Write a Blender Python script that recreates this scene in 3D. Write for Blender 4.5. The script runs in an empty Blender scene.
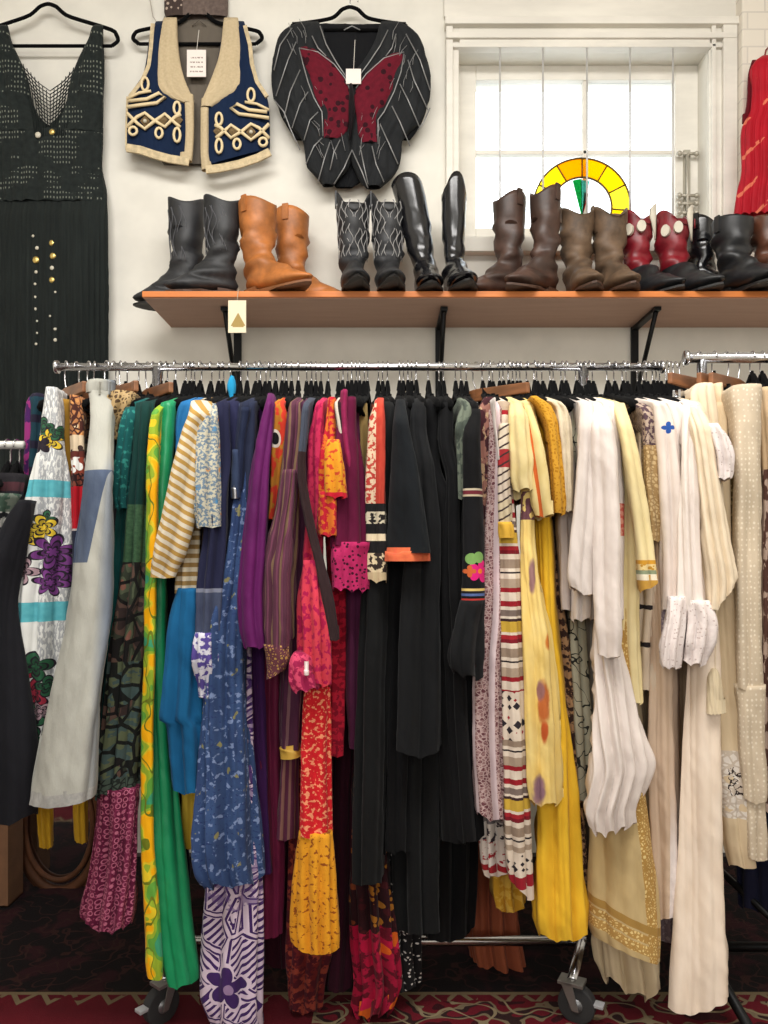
import bpy, bmesh, math, random
import numpy as np
from mathutils import Vector, noise
random.seed(7)
C = bpy.context.scene.collection
F, CX, CY, H = 770.0, 384.0, 550.0, 1.12      # camera: focal length (px), principal point, eye height
PI = math.pi

def W(px, py, d):
    return Vector(((px-CX)/F*d, d, H-(py-CY)/F*d))

def lin(c):
    def f(v):
        v /= 255.0
        return v/12.92 if v <= .04045 else ((v+.055)/1.055)**2.4
    return (f(c[0]), f(c[1]), f(c[2]), 1.0)

# ------------------------------------------------------------------ materials
class M:
    """small expression builder for procedural materials (coordinates in centi-units of the cloth's own UV)"""
    def __init__(s, name):
        s.m = bpy.data.materials.new(name); s.m.use_nodes = True
        s.t = s.m.node_tree; s.t.nodes.clear()
        s._uv = {}
    def n(s, t): return s.t.nodes.new(t)
    def put(s, sock, v):
        if isinstance(v, bpy.types.NodeSocket): s.t.links.new(v, sock)
        elif isinstance(v, (tuple, list)):
            if sock.type == 'RGBA': sock.default_value = lin(v) if len(v) == 3 else v
            else: sock.default_value = v
        else: sock.default_value = v
    def op(s, o, a, b=0.0, c=None):
        n = s.n('ShaderNodeMath'); n.operation = o
        s.put(n.inputs[0], a); s.put(n.inputs[1], b)
        if c is not None: s.put(n.inputs[2], c)
        return n.outputs[0]
    def uv(s, layer):
        if layer not in s._uv:
            a = s.n('ShaderNodeUVMap'); a.uv_map = layer
            x = s.n('ShaderNodeVectorMath'); x.operation = 'SCALE'; x.inputs[3].default_value = 100.0
            s.t.links.new(a.outputs[0], x.inputs[0])
            b = s.n('ShaderNodeSeparateXYZ'); s.t.links.new(x.outputs[0], b.inputs[0])
            s._uv[layer] = (x.outputs[0], b.outputs[0], b.outputs[1])
        return s._uv[layer]
    @property
    def u(s): return s.uv('fab')[1]
    @property
    def v(s): return s.uv('fab')[2]
    @property
    def px(s): return s.uv('planar')[1]
    @property
    def py(s): return s.uv('planar')[2]
    def obj(s):
        if 'obj' not in s._uv:
            a = s.n('ShaderNodeTexCoord'); b = s.n('ShaderNodeSeparateXYZ'); s.t.links.new(a.outputs['Object'], b.inputs[0])
            s._uv['obj'] = (a.outputs['Object'], b.outputs[0], b.outputs[1], b.outputs[2])
        return s._uv['obj']
    def vec(s, x, y, z=0.0):
        n = s.n('ShaderNodeCombineXYZ'); s.put(n.inputs[0], x); s.put(n.inputs[1], y); s.put(n.inputs[2], z); return n.outputs[0]
    def fv(s, sx, sy, seed=0.0):
        return s.vec(s.op('MULTIPLY', s.u, 1.0/sx), s.op('MULTIPLY', s.v, 1.0/sy), seed)
    def mix(s, f, a, b, mode='MIX'):
        n = s.n('ShaderNodeMix'); n.data_type = 'RGBA'; n.blend_type = mode
        s.put(n.inputs[0], f); s.put(n.inputs[6], a); s.put(n.inputs[7], b); return n.outputs[2]
    def noise(s, vec, scale=1.0, detail=2.0, rough=.5):
        n = s.n('ShaderNodeTexNoise'); s.put(n.inputs['Vector'], vec); n.inputs['Scale'].default_value = scale
        n.inputs['Detail'].default_value = detail; n.inputs['Roughness'].default_value = rough; return n.outputs[0]
    def voro(s, vec, feature='F1', rnd=1.0, metric='EUCLIDEAN'):
        n = s.n('ShaderNodeTexVoronoi'); n.feature = feature; n.inputs['Randomness'].default_value = rnd
        n.inputs['Scale'].default_value = 1.0
        if feature != 'DISTANCE_TO_EDGE': n.distance = metric
        s.put(n.inputs['Vector'], vec); return n.outputs
    def ramp(s, f, stops, mode='CONSTANT'):
        n = s.n('ShaderNodeValToRGB'); n.color_ramp.interpolation = mode
        e = n.color_ramp.elements
        while len(e) > 1: e.remove(e[-1])
        for i, (p, c) in enumerate(stops):
            k = e[0] if i == 0 else e.new(p)
            k.position = p; k.color = lin(c)
        s.put(n.inputs[0], f); return n.outputs[0]
    def lt(s, a, b): return s.op('LESS_THAN', a, b)
    def gt(s, a, b): return s.op('GREATER_THAN', a, b)
    def mul(s, *a):
        r = a[0]
        for b in a[1:]: r = s.op('MULTIPLY', r, b)
        return r
    def band(s, x, a, b): return s.mul(s.gt(x, a), s.lt(x, b))
    def sstep(s, x, a, b):
        n = s.n('ShaderNodeMapRange'); n.interpolation_type = 'SMOOTHSTEP'
        s.put(n.inputs[0], x); s.put(n.inputs[1], a); s.put(n.inputs[2], b); return n.outputs[0]
    # ---- cloth patterns
    def zones(s, y, lst):
        """lst: [(start, colour or socket)...]; hard edges along coordinate y"""
        r = lst[0][1]
        for y0, c in lst[1:]: r = s.mix(s.gt(y, y0), r, c)
        return r
    def stripes(s, x, period, duty, a, b, warp=0.0, off=0.0):
        if warp: x = s.op('ADD', x, s.op('MULTIPLY', s.noise(s.fv(22, 60), 1.0), warp))
        f = s.op('FRACT', s.op('MULTIPLY_ADD', x, 1.0/period, off)); return s.mix(s.lt(f, duty), a, b)
    def bandlist(s, y, y0, period, lst, mode='CONSTANT'):
        f = s.op('FRACT', s.op('MULTIPLY', s.op('SUBTRACT', y, y0), 1.0/period)); return s.ramp(f, lst, mode)
    def spots(s, size, r, base, cols, seed=0.0, asp=1.0, rnd=1.0, soft=0.0, metric='EUCLIDEAN'):
        o = s.voro(s.fv(size, size*asp, seed), rnd=rnd, metric=metric)
        n = s.n('ShaderNodeSeparateColor'); s.t.links.new(o['Color'], n.inputs[0])
        k = len(cols); c = s.ramp(n.outputs[0], [(i/k, cc) for i, cc in enumerate(cols)]) if k > 1 else cols[0]
        f = s.lt(o['Distance'], r) if not soft else s.op('SUBTRACT', 1.0, s.sstep(o['Distance'], r-soft, r+soft))
        return s.mix(f, base, c)
    def rings(s, size, r0, r1, base, c, seed=0.0, rnd=1.0, asp=1.0):
        o = s.voro(s.fv(size, size*asp, seed), rnd=rnd); return s.mix(s.band(o['Distance'], r0, r1), base, c)
    def cells(s, size, w, base, line, seed=0.0, rnd=1.0, asp=1.0):
        o = s.voro(s.fv(size, size*asp, seed), 'DISTANCE_TO_EDGE', rnd); return s.mix(s.lt(o['Distance'], w), base, line)
    def blotch(s, size, thr, a, b, seed=0.0, asp=1.0, soft=.02, detail=3.0):
        f = s.noise(s.fv(size, size*asp, seed), 1.0, detail); return s.mix(s.sstep(f, thr-soft, thr+soft), a, b)
    def disc(s, base, c, x, y, rx, ry=None):
        ry = ry or rx
        dx = s.op('MULTIPLY', s.op('SUBTRACT', s.px, x), 1.0/rx); dy = s.op('MULTIPLY', s.op('SUBTRACT', s.py, y), 1.0/ry)
        return s.mix(s.lt(s.op('ADD', s.mul(dx, dx), s.mul(dy, dy)), 1.0), base, c)
    def flower(s, base, c, x, y, r, n=5, rot=0.0, line=None, lw=.16):
        dx = s.op('SUBTRACT', s.px, x); dy = s.op('SUBTRACT', s.py, y)
        rr = s.op('SQRT', s.op('ADD', s.mul(dx, dx), s.mul(dy, dy)))
        a = s.op('ARCTAN2', dy, dx)
        q = s.op('ABSOLUTE', s.op('COSINE', s.op('MULTIPLY_ADD', a, n/2.0, rot)))
        lim = s.op('MULTIPLY', s.op('MULTIPLY_ADD', q, .55, .45), r)
        if line is not None: base = s.mix(s.lt(rr, lim), base, line); lim = s.op('MULTIPLY', lim, 1-lw)
        return s.mix(s.lt(rr, lim), base, c)
    def wear(s, col, amt=.18, size=30):
        f = s.noise(s.fv(size, size*3, 3.3), 1.0, 3.0)
        n = s.n('ShaderNodeMapRange'); s.put(n.inputs[0], f); n.inputs[1].default_value = .3; n.inputs[2].default_value = .7
        n.inputs[3].default_value = 1-amt; n.inputs[4].default_value = 1+amt*.4
        g = s.n('ShaderNodeCombineColor')
        for i in range(3): s.t.links.new(n.outputs[0], g.inputs[i])
        return s.mix(1.0, col, g.outputs[0], 'MULTIPLY')
    def done(s, col, rough=.85, bump=None, bs=.3, alpha=None, sheen=.15, metal=0.0, spec=.3, trans=None, bd=.002):
        b = s.n('ShaderNodeBsdfPrincipled'); o = s.n('ShaderNodeOutputMaterial')
        s.put(b.inputs['Base Color'], col); s.put(b.inputs['Roughness'], rough); b.inputs['Metallic'].default_value = metal
        b.inputs['Specular IOR Level'].default_value = spec; b.inputs['Sheen Weight'].default_value = sheen
        if bump is not None:
            n = s.n('ShaderNodeBump'); n.inputs['Strength'].default_value = bs; n.inputs['Distance'].default_value = bd
            s.put(n.inputs['Height'], bump); s.t.links.new(n.outputs[0], b.inputs['Normal'])
        if alpha is not None: s.put(b.inputs['Alpha'], alpha)
        if trans is not None: b.inputs['Transmission Weight'].default_value = trans
        s.t.links.new(b.outputs[0], o.inputs[0]); return s.m

def fab(name, fn, wear=.15, rough=.85, sheen=.04, spec=.18, weave=2.2, bs=.25, alpha=None):
    """a cloth: fn(m) gives the dyed/printed colour; a woven bump on top"""
    m = M(name); col = fn(m)
    if not isinstance(col, bpy.types.NodeSocket): col = m.mix(0.0, col, col)
    if wear: col = m.wear(col, wear)
    b = m.noise(m.fv(weave, weave*2.5), 1.0, 2.0)
    return m.done(col, rough, b, bs, alpha(m) if alpha else None, sheen, 0.0, spec)
def solid(name, c, **k): return fab(name, lambda m: c, **k)

def plain(name, c, rough=.6, metal=0.0, spec=.5, var=0.0, scale=20, bs=.2, stretch=(1, 1, 1), c2=None, sheen=0.0, bd=.003):
    m = M(name); col = c; bump = None
    if var or c2:
        o, x, y, z = m.obj()
        vec = m.vec(m.op('MULTIPLY', x, stretch[0]), m.op('MULTIPLY', y, stretch[1]), m.op('MULTIPLY', z, stretch[2]))
        f = m.noise(vec, scale, 4.0, .6)
        dark = c2 or tuple(max(0, v*(1-var)) for v in c)
        col = m.mix(m.sstep(f, .3, .7), dark, c); bump = f
    return m.done(col, rough, bump, bs, None, sheen, metal, spec, bd=bd)

# ------------------------------------------------------------------ objects
def link(name, me, mat=None, parent=None, loc=None):
    o = bpy.data.objects.new(name, me); C.objects.link(o)
    if mat is not None: me.materials.append(mat)
    if parent is not None: o.parent = parent
    if loc is not None: o.location = loc
    return o
def tag(o, label=None, cat=None, group=None, kind=None):
    if label: o['label'] = label
    if cat: o['category'] = cat
    if group: o['group'] = group
    if kind: o['kind'] = kind
    return o
def empty(name, loc, label=None, cat=None, group=None, rz=0.0):
    o = bpy.data.objects.new(name, None); C.objects.link(o); o.location = loc; o.rotation_euler.z = rz
    o.empty_display_size = .05
    return tag(o, label, cat, group)
def mesh(name, v, f, smooth=False):
    me = bpy.data.meshes.new(name); me.from_pydata([tuple(p) for p in v], [], f); me.validate()
    if smooth: me.polygons.foreach_set('use_smooth', [True]*len(me.polygons))
    me.update(); return me
class MB:
    """collects boxes, tubes and lofts into ONE mesh"""
    def __init__(s): s.v = []; s.f = []; s.sm = []
    def add(s, v, f, smooth=False):
        b = len(s.v); s.v += [tuple(p) for p in v]; s.f += [tuple(i+b for i in q) for q in f]; s.sm += [smooth]*len(f); return s
    def box(s, lo, hi):
        x0, y0, z0 = lo; x1, y1, z1 = hi
        return s.add([(x0,y0,z0),(x1,y0,z0),(x1,y1,z0),(x0,y1,z0),(x0,y0,z1),(x1,y0,z1),(x1,y1,z1),(x0,y1,z1)],
              [(0,3,2,1),(4,5,6,7),(0,1,5,4),(1,2,6,5),(2,3,7,6),(3,0,4,7)])
    def tube(s, pts, r, n=8, closed=False, flat=None):
        pts = [Vector(p) for p in pts]; k = len(pts); rs = r if isinstance(r, (list, tuple)) else [r]*k
        v, f = [], []; up = None
        for i, p in enumerate(pts):
            if closed: t = pts[(i+1) % k]-pts[i-1]
            else: t = pts[min(i+1, k-1)]-pts[max(i-1, 0)]
            t.normalize()
            if up is None:
                up = Vector((0, 0, 1)) if abs(t.z) < .9 else Vector((1, 0, 0))
            a = t.cross(up)
            if a.length < 1e-4: a = t.cross(Vector((0, 1, 0.01)))
            a.normalize(); b = a.cross(t).normalized(); up = b
            for j in range(n):
                w = 2*PI*j/n
                q = p+(a*math.cos(w)+b*math.sin(w))*rs[i]
                v.append(q)
        m = k if closed else k-1
        for i in range(m):
            for j in range(n):
                a0 = i*n+j; a1 = i*n+(j+1) % n; b0 = ((i+1) % k)*n+j; b1 = ((i+1) % k)*n+(j+1) % n
                f.append((a0, a1, b1, b0))
        if not closed: f += [tuple(range(n-1, -1, -1)), tuple(range((k-1)*n, k*n))]
        if flat is not None:
            v = [Vector((q.x, flat+(q.y-flat)*.45, q.z)) for q in v]
        return s.add(v, f, True)
    def rings(s, rings, cap0=True, cap1=True):
        n = len(rings[0]); v = [p for r in rings for p in r]; f = []
        for i in range(len(rings)-1):
            for j in range(n):
                f.append((i*n+j, i*n+(j+1) % n, (i+1)*n+(j+1) % n, (i+1)*n+j))
        if cap0: f.append(tuple(range(n-1, -1, -1)))
        if cap1: f.append(tuple(range((len(rings)-1)*n, len(rings)*n)))
        return s.add(v, f, True)
    def prism(s, outline, y0, y1):
        """closed outline [(x,z)] extruded from y0 to y1"""
        n = len(outline); v = [(x, y0, z) for x, z in outline]+[(x, y1, z) for x, z in outline]
        return s.add(v, [tuple(range(n)), tuple(range(2*n-1, n-1, -1))]+[(i, i+n, (i+1) % n+n, (i+1) % n) for i in range(n)])
    def sphere(s, c, r, n=10, sc=(1, 1, 1)):
        c = Vector(c); R = []
        for i in range(1, n):
            t = PI*i/n
            R.append([c+Vector((r*sc[0]*math.sin(t)*math.cos(2*PI*j/n), r*sc[1]*math.sin(t)*math.sin(2*PI*j/n), r*sc[2]*math.cos(t))) for j in range(n)])
        return s.rings(R)
    def build(s, name, mat=None, parent=None, loc=None, rel=None, bevel=0.0):
        v = s.v
        if rel is not None: v = [(p[0]-rel[0], p[1]-rel[1], p[2]-rel[2]) for p in v]
        me = bpy.data.meshes.new(name); me.from_pydata(v, [], s.f)
        me.polygons.foreach_set('use_smooth', s.sm); me.validate(); me.update()
        bm = bmesh.new(); bm.from_mesh(me); bmesh.ops.recalc_face_normals(bm, faces=bm.faces[:])
        if bevel: bmesh.ops.bevel(bm, geom=[e for e in bm.edges if e.calc_face_angle(0) > .6], offset=bevel, segments=2, affect='EDGES', profile=.6)
        bm.to_mesh(me); bm.free()
        return link(name, me, mat, parent, loc)

# ------------------------------------------------------------------ cloth
def parse(txt, d0):
    R = []
    for t in txt.split():
        d = d0
        if '@' in t: t, q = t.split('@'); d = float(q)
        y, x = t.split(':'); a, b = x.split(',')
        R.append((float(y), float(a), float(b), d))
    return np.array(R)
def herm(xs, ys, q):
    """monotone-ish cubic interpolation"""
    xs = np.asarray(xs); ys = np.asarray(ys); n = len(xs)
    if n == 2: return np.interp(q, xs, ys)
    h = np.diff(xs); s = np.diff(ys)/h; m = np.zeros(n)
    for i in range(1, n-1):
        m[i] = 0 if s[i-1]*s[i] <= 0 else 2*s[i-1]*s[i]/(s[i-1]+s[i])
    m[0], m[-1] = s[0], s[-1]
    i = np.clip(np.searchsorted(xs, q)-1, 0, n-2); t = (q-xs[i])/h[i]
    return ((2*t**3-3*t**2+1)*ys[i]+(t**3-2*t**2+t)*h[i]*m[i]+(-2*t**3+3*t**2)*ys[i+1]+(t**3-t**2)*h[i]*m[i+1])

RAIL_Y, NECK_Z = 2.0, 1.497
def cloth_mesh(name, txt, d, loc, tail=.2, lam=.032, amp=.0075, hem=.009, tilt=0.0, lean=.85, shoulder=False, seed=None, flat=None,
               step=4.5, wt=.4, topround=True, crease=.004, endw=.92, skew=None):
    """one hanging piece of cloth: a closed tube of horizontal sections with vertical folds.
       txt: rows 'y:xl,xr[@depth]'; tail: how far the cloth reaches back; flat: half depth of a garment hung facing the room"""
    rnd = random.Random(seed if seed is not None else name+txt)
    R = parse(txt, d)
    if endw and len(R) > 1 and flat is None:      # a hem is cut straight rather than drawn in to a point
        w1, w2 = R[-2, 2]-R[-2, 1], R[-1, 2]-R[-1, 1]
        if w2 < w1*endw:
            k = (w1*endw-w2)/2; R[-1, 1] -= k; R[-1, 2] += k
    if skew is None: skew = rnd.choice((-1, 1))*rnd.uniform(.12, .5)
    if shoulder:
        y0, a, b, dd = R[0]; c = (a+b)/2; X = (c-CX)/F*dd; z0 = H-(y0-CY)/F*dd; pre = []
        for k in range(3):
            t = k/3.0; yy = RAIL_Y-.07+(dd-(RAIL_Y-.07))*t; z = NECK_Z+(z0-NECK_Z)*t**1.4
            hw = .010+((b-a)/2/F*dd-.010)*t
            pre.append((CY-(z-H)*F/yy, CX+(X-hw)*F/yy, CX+(X+hw)*F/yy, yy))
        pre = [p for p in pre if p[0] < y0-1.5]
        pre.sort()
        if pre: R = np.vstack([np.array(pre), R])
    y0, y1 = R[0, 0], R[-1, 0]
    n = max(6, int((y1-y0)/step)+1)
    ys = np.linspace(0, 1, n); 
    ys = y0+(y1-y0)*ys
    xl, xr, dd = herm(R[:, 0], R[:, 1], ys), herm(R[:, 0], R[:, 2], ys), herm(R[:, 0], R[:, 3], ys)
    wmax = float(np.max((xr-xl)/2/F*dd))
    nf = int(max(18, min(90, wmax*2.6/.0034))); ns = 7 if flat is None else 3; nr = 7 if flat is None else nf//2
    p1, p2, p3, p4 = [rnd.random()*7 for _ in range(4)]
    V, UV1, UV2, F4 = [], [], [], []
    L = max(1.0, y1-y0)
    for i in range(n):
        y, a, b, de = ys[i], xl[i], xr[i], dd[i]
        x0, x1 = (a-CX)/F*de, (b-CX)/F*de; xc, w = (x0+x1)/2, max((x1-x0)/2, .002); z = H-(y-CY)/F*de
        t = i/(n-1.0)
        if flat is None:
            bb = min(.62*w+.008, .05); yb = de+tail*(1.0 if t < .08 or tail < .06 else .75)
            if shoulder and y < 440: yb = max(yb, 2*RAIL_Y-de)
            elif y > 600: yb = max(de+.03, min(yb, 1.965)) if de < 1.98 else yb
            xs = xc+lean*min(1.0, t*4)*xc*(yb-de)/de; wr = max(w*wt, .003)
        else:
            fl = flat*(min(1.0, (t*12+.25)) if topround else 1.0)
            bb = min(fl, w); yb = de+bb*.6; xs = xc; wr = w
        pts = []
        ex = 1.0 if flat is None else .55
        for k in range(nf+1):
            q = -PI/2+PI*k/nf; sx, cy = math.sin(q), math.cos(q)
            pts.append((xc+w*sx, de-bb*(abs(cy)**ex), sx*.9, -cy-.15))
        if flat is None:
            for k in range(1, ns+1):
                g = k/(ns+1.0); pts.append((xc+w+(xs+wr-xc-w)*g, de+(yb-de)*g, 1, 0))
            for k in range(nr+1):
                q = PI*k/nr; pts.append((xs+wr*math.cos(q), yb+wr*.6*math.sin(q), math.cos(q), math.sin(q)))
            for k in range(1, ns+1):
                g = 1-k/(ns+1.0); pts.append((xc-w+(xs-wr-xc+w)*g, de+(yb-de)*g, -1, 0))
        else:
            for k in range(1, nr):
                q = PI*k/nr; pts.append((xc+w*math.cos(q), de+bb*.6*math.sin(q)**.5, 0, .6))
        per = 0.0; us = []
        for k, p in enumerate(pts):
            if k: per += math.hypot(p[0]-pts[k-1][0], p[1]-pts[k-1][1])
            us.append(per)
        mid = us[nf//2]
        A = amp*(.25+.75*min(1.0, t*2.2)); A = min(A, w*.35)
        zz = z*3.1
        for k, p in enumerate(pts):
            u = us[k]-mid
            ph = u/lam+.10*math.sin(zz+p2)+p1+.35*math.sin(u*21+p4)
            f = 2*abs(math.sin(PI*ph))**.8-1           # round ridges, sharp valleys
            g = 2*abs(math.sin(PI*(u/(lam*.43)+.12*math.sin(zz*1.7+p4)+p3)))-1
            a2 = .5+.5*noise.noise(Vector((u*14+p3, z*2.2, p1)))
            dsp = A*(1.0*f*(.6+.8*a2)+.26*g*(1.3-a2)-.35)+crease*noise.noise(Vector((u*22, z*9+p1*5, p2*3)))+crease*.45*noise.noise(Vector((u*60+z*25, z*26, p3)))
            if flat is not None and k > nf: dsp *= .3
            if flat is None and k <= nf: dsp *= 1-.6*abs(-1+2*k/nf)**4
            hz = 0.0
            if t > .8:
                hh = (t-.8)/.2; hz = hh*hh*(hem*min(1.0, w/.045)*(f+.5*math.sin(u*40+p4))+tilt*(p[0]-xc)/w*-1/F*de)
            nx, ny = p[2], p[3]
            sk = skew*min(1.0, t*4)*(p[0]-xc)*(1.0 if k <= nf else .4) if flat is None else 0.0
            sk = max(-.03, min(.03, sk))
            V.append((p[0]+nx*dsp-loc[0], p[1]+ny*dsp+sk-loc[1], z+hz-loc[2]))
            UV1.append((u*F/d/100.0, (y-hz*F/de)/100.0)); UV2.append(((p[0]/d*F+CX)/100.0, (y-hz*F/de)/100.0))
    m = len(pts)
    for r_, up in ((1.0, 0.0), (.95, .002), (.90, .03)):
        base = (n-1)*m; cx = sum(V[base+k][0] for k in range(m))/m; cy = sum(V[base+k][1] for k in range(m))/m
        for k in range(m):
            q = V[base+k]; V.append((cx+(q[0]-cx)*r_, cy+(q[1]-cy)*r_, q[2]+up)); UV1.append(UV1[base+k]); UV2.append(UV2[base+k])
    for i in range(n+2):
        if i == n-1: continue            # the hem edge stays crisp
        for k in range(m):
            F4.append((i*m+k, i*m+(k+1) % m, (i+1)*m+(k+1) % m, (i+1)*m+k))
    F4.append(tuple(range(m-1, -1, -1)))
    me = bpy.data.meshes.new(name); me.from_pydata(V, [], F4)
    for nm, U in (('fab', UV1), ('planar', UV2)):
        lay = me.uv_layers.new(name=nm)
        idx = np.empty(len(me.loops), dtype=np.int32); me.loops.foreach_get('vertex_index', idx)
        arr = np.array(U, dtype=np.float32)[idx]
        # the seam loop of the perimeter coordinate runs backwards over one face: harmless, it lies at the back
        lay.data.foreach_set('uv', arr.ravel())
    me.polygons.foreach_set('use_smooth', [True]*len(me.polygons)); me.update()
    return me

GARMENTS = []      # (short name, X at the shoulder, hanger kind)
def garment(name, label, cat, body, d, mat, parts=(), hang='black', short=None, top=None, group=None, bodyname='body', hx=None, **k):
    """a thing on the rail: body plus parts [(name, rows, depth, material, options)]"""
    R = parse(body, d)
    first = R[0]
    if top is not None:       # the upper end runs up to its hanger behind the others
        ww = 7
        body = '%g:%g,%g@%g %g:%g,%g@%g ' % (404, top-ww, top+ww, d+.05, min(460, first[0]-40), top-ww-1, top+ww+1, d+.03)+body
        first = parse(body, d)[0]
    X = ((first[1]+first[2])/2-CX)/F*first[3]
    zmin = H-(R[-1, 0]-CY)/F*R[-1, 3]
    loc = Vector((X, d, zmin))
    sh = k.pop('shoulder', hang == 'black' and first[0] < 430)
    me = cloth_mesh(bodyname, body, d, loc, shoulder=sh, **k)
    if parts:
        o = empty(name, loc, label, cat, group); link(bodyname, me, mat, o)
        for p in parts:
            nm, rows, pd, pm = p[:4]; opt = dict(p[4]) if len(p) > 4 else {}
            lab = opt.pop('label', None)
            opt.setdefault('tail', .05); 
            po = link(nm, cloth_mesh(nm, rows, pd, loc, **opt), pm, o)
            if lab: po['label'] = lab
    else:
        o = link(name, me, mat, None, loc); tag(o, label, cat, group)
    if hang: GARMENTS.append((short or label, ((hx-CX)/F*RAIL_Y if hx else X), hang))
    return o
# ------------------------------------------------------------------ the room
WALL = 2.85
def structure(o, label=None): o['kind'] = 'structure'; return o if not label else tag(o, label)
plaster = plain('white_plaster', (234, 230, 219), .9, var=.07, scale=3.0, bs=.25, spec=.2, bd=.01)
woodwhite = plain('white_painted_wood', (234, 229, 218), .6, var=.07, scale=9.0, bs=.15, spec=.35, stretch=(.3, 1, 1))
m = M('dark_floorboards'); o_, x_, y_, z_ = m.obj()
floor_mat = m.done(m.mix(m.noise(m.vec(m.op('MULTIPLY', x_, 2.0), m.op('MULTIPLY', y_, 14.0), 0.0), 2.0, 4.0), (16, 10, 9), (46, 28, 22)), .5)

wx0, wx1, wz0, wz1 = .275, 1.195, 2.27, 2.965      # the window opening
b = MB()
b.box((-2.6, WALL, 0), (wx0, WALL+.25, 3.5)).box((wx1, WALL, 0), (2.2, WALL+.25, 3.5))
b.box((wx0, WALL, 0), (wx1, WALL+.25, wz0)).box((wx0, WALL, wz1), (wx1, WALL+.25, 3.5))
structure(b.build('wall_back', plaster))
structure(MB().box((-2.7, -3.0, 0), (-2.6, WALL+.25, 3.5)).build('wall_left', plaster))
structure(MB().box((2.2, -3.0, 0), (2.3, WALL+.25, 3.5)).build('wall_right', plaster))
structure(MB().box((-2.7, -3.1, 0), (2.3, -3.0, 3.5)).build('wall_front', plaster))
structure(MB().box((-2.7, -3.1, 3.5), (2.3, WALL+.25, 3.6)).build('ceiling', plaster))
structure(MB().box((-2.7, -3.1, -.1), (2.3, WALL+.25, 0)).build('floor', floor_mat))

def zpx(py, d): return H-(py-CY)/F*d
def xpx(px, d): return (px-CX)/F*d
# casing and cornice of the window
b = MB(); yf = WALL
xa, xb, xc, xd = xpx(447, 2.82), wx0, wx1, xpx(736, 2.82)
zt, zc = zpx(20, 2.82), zpx(40, 2.82)
b.box((xa, yf-.022, wz0-.02), (xb, yf, zt)); b.box((xa-.003, yf-.034, wz0-.024), (xa+.022, yf-.001, zt-.002))
b.box((xc, yf-.022, wz0-.3), (xd, yf, zt)); b.box((xc+.004, yf-.036, wz0-.304), (xc+.02, yf-.001, zt-.002)); b.box((xd-.05, yf-.04, wz0-.302), (xd+.002, yf-.002, zt-.003))
b.box((xb-.001, yf-.0225, wz1), (xc+.001, yf, zt-.001)); b.box((xb+.002, yf-.034, wz1+.004), (xc-.002, yf-.001, wz1+.025))
structure(b.build('trim_1', woodwhite, bevel=.003))
b = MB(); b.box((xa-.004, yf-.0435, zc), (xd+.0, yf, zc+.022)); b.box((xa-.008, yf-.046, zc+.05), (xd+.006, yf, zt+.006)); b.box((xa+.02, yf-.036, zpx(48, 2.82)), (xd-.05, yf, zpx(44, 2.82))); b.box((xa-.01, yf-.02, zt+.02), (2.2, yf, zt+.16))
structure(b.build('trim_2', woodwhite, bevel=.004))
structure(MB().box((xa-.01, yf-.042, wz0-.06), (xd, yf+.06, wz0-.005)).build('trim_3', woodwhite, bevel=.004))
# painted pier at the right
brickwhite = M('painted_brick'); o_, x_, y_, z_ = brickwhite.obj()
bt = brickwhite.n('ShaderNodeTexBrick'); brickwhite.put(bt.inputs['Vector'], brickwhite.vec(x_, z_, 0.0)); bt.inputs['Scale'].default_value = 4.0
bt.inputs['Color1'].default_value = lin((228, 220, 206)); bt.inputs['Color2'].default_value = lin((222, 214, 200)); bt.inputs['Mortar'].default_value = lin((208, 200, 188)); bt.inputs['Mortar Size'].default_value = .012
brick_mat = brickwhite.done(bt.outputs[0], .85, bt.outputs['Fac'], -.4)
SHT = zpx(291, 2.515)       # top of the shelf
structure(MB().box((xpx(741, 2.79), 2.78, SHT+.006), (2.2, WALL, 3.5)).build('wall_pier', brick_mat, bevel=.006))

# window: sash, muntins, panes, bars
wn = empty('window_1', ((wx0+wx1)/2, 2.93, wz0)); structure(wn)
L = wn.location
sy0, sy1 = 2.93, 2.97
gx0, gx1 = xpx(476, 2.93), xpx(675, 2.93); gz1 = zpx(80, 2.93); gz0 = zpx(228, 2.93)
b = MB(); b.box((wx0, sy0, wz0), (gx0, sy1, wz1)).box((gx1, sy0, wz0), (wx1, sy1, wz1)).box((gx0, sy0, wz0), (gx1, sy1, gz0)).box((gx0, sy0, gz1), (gx1, sy1, wz1))
mx, mz = xpx(585, 2.94), zpx(152.5, 2.94)
b.box((mx-.009, sy0+.006, gz0), (mx+.009, sy1-.006, gz1)).box((gx0, sy0+.006, mz-.008), (gx1, sy1-.006, mz+.008))
structure(b.build('window_sash', woodwhite, wn, rel=L, bevel=.003))
m = M('window_glass'); t1 = m.n('ShaderNodeBsdfTransparent'); t1.inputs[0].default_value = (.97, .99, 1, 1); g1 = m.n('ShaderNodeBsdfGlossy'); g1.inputs['Roughness'].default_value = .03
mx_ = m.n('ShaderNodeMixShader'); mx_.inputs[0].default_value = .05; o_ = m.n('ShaderNodeOutputMaterial')
m.t.links.new(t1.outputs[0], mx_.inputs[1]); m.t.links.new(g1.outputs[0], mx_.inputs[2]); m.t.links.new(mx_.outputs[0], o_.inputs[0]); glass = m.m
for (a0, a1) in ((gx0, mx-.009), (mx+.009, gx1)):
    for (c0, c1) in ((gz0, mz-.008), (mz+.008, gz1)):
        structure(MB().box((a0, 2.948, c0), (a1, 2.952, c1)).build('window_pane', glass, wn, rel=L))
chrome = plain('chrome', (205, 205, 208), .22, 1.0)
steel = plain('grey_painted_steel', (196, 194, 190), .4, .2)
brushed = plain('dull_steel', (150, 148, 144), .4, .8)
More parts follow.
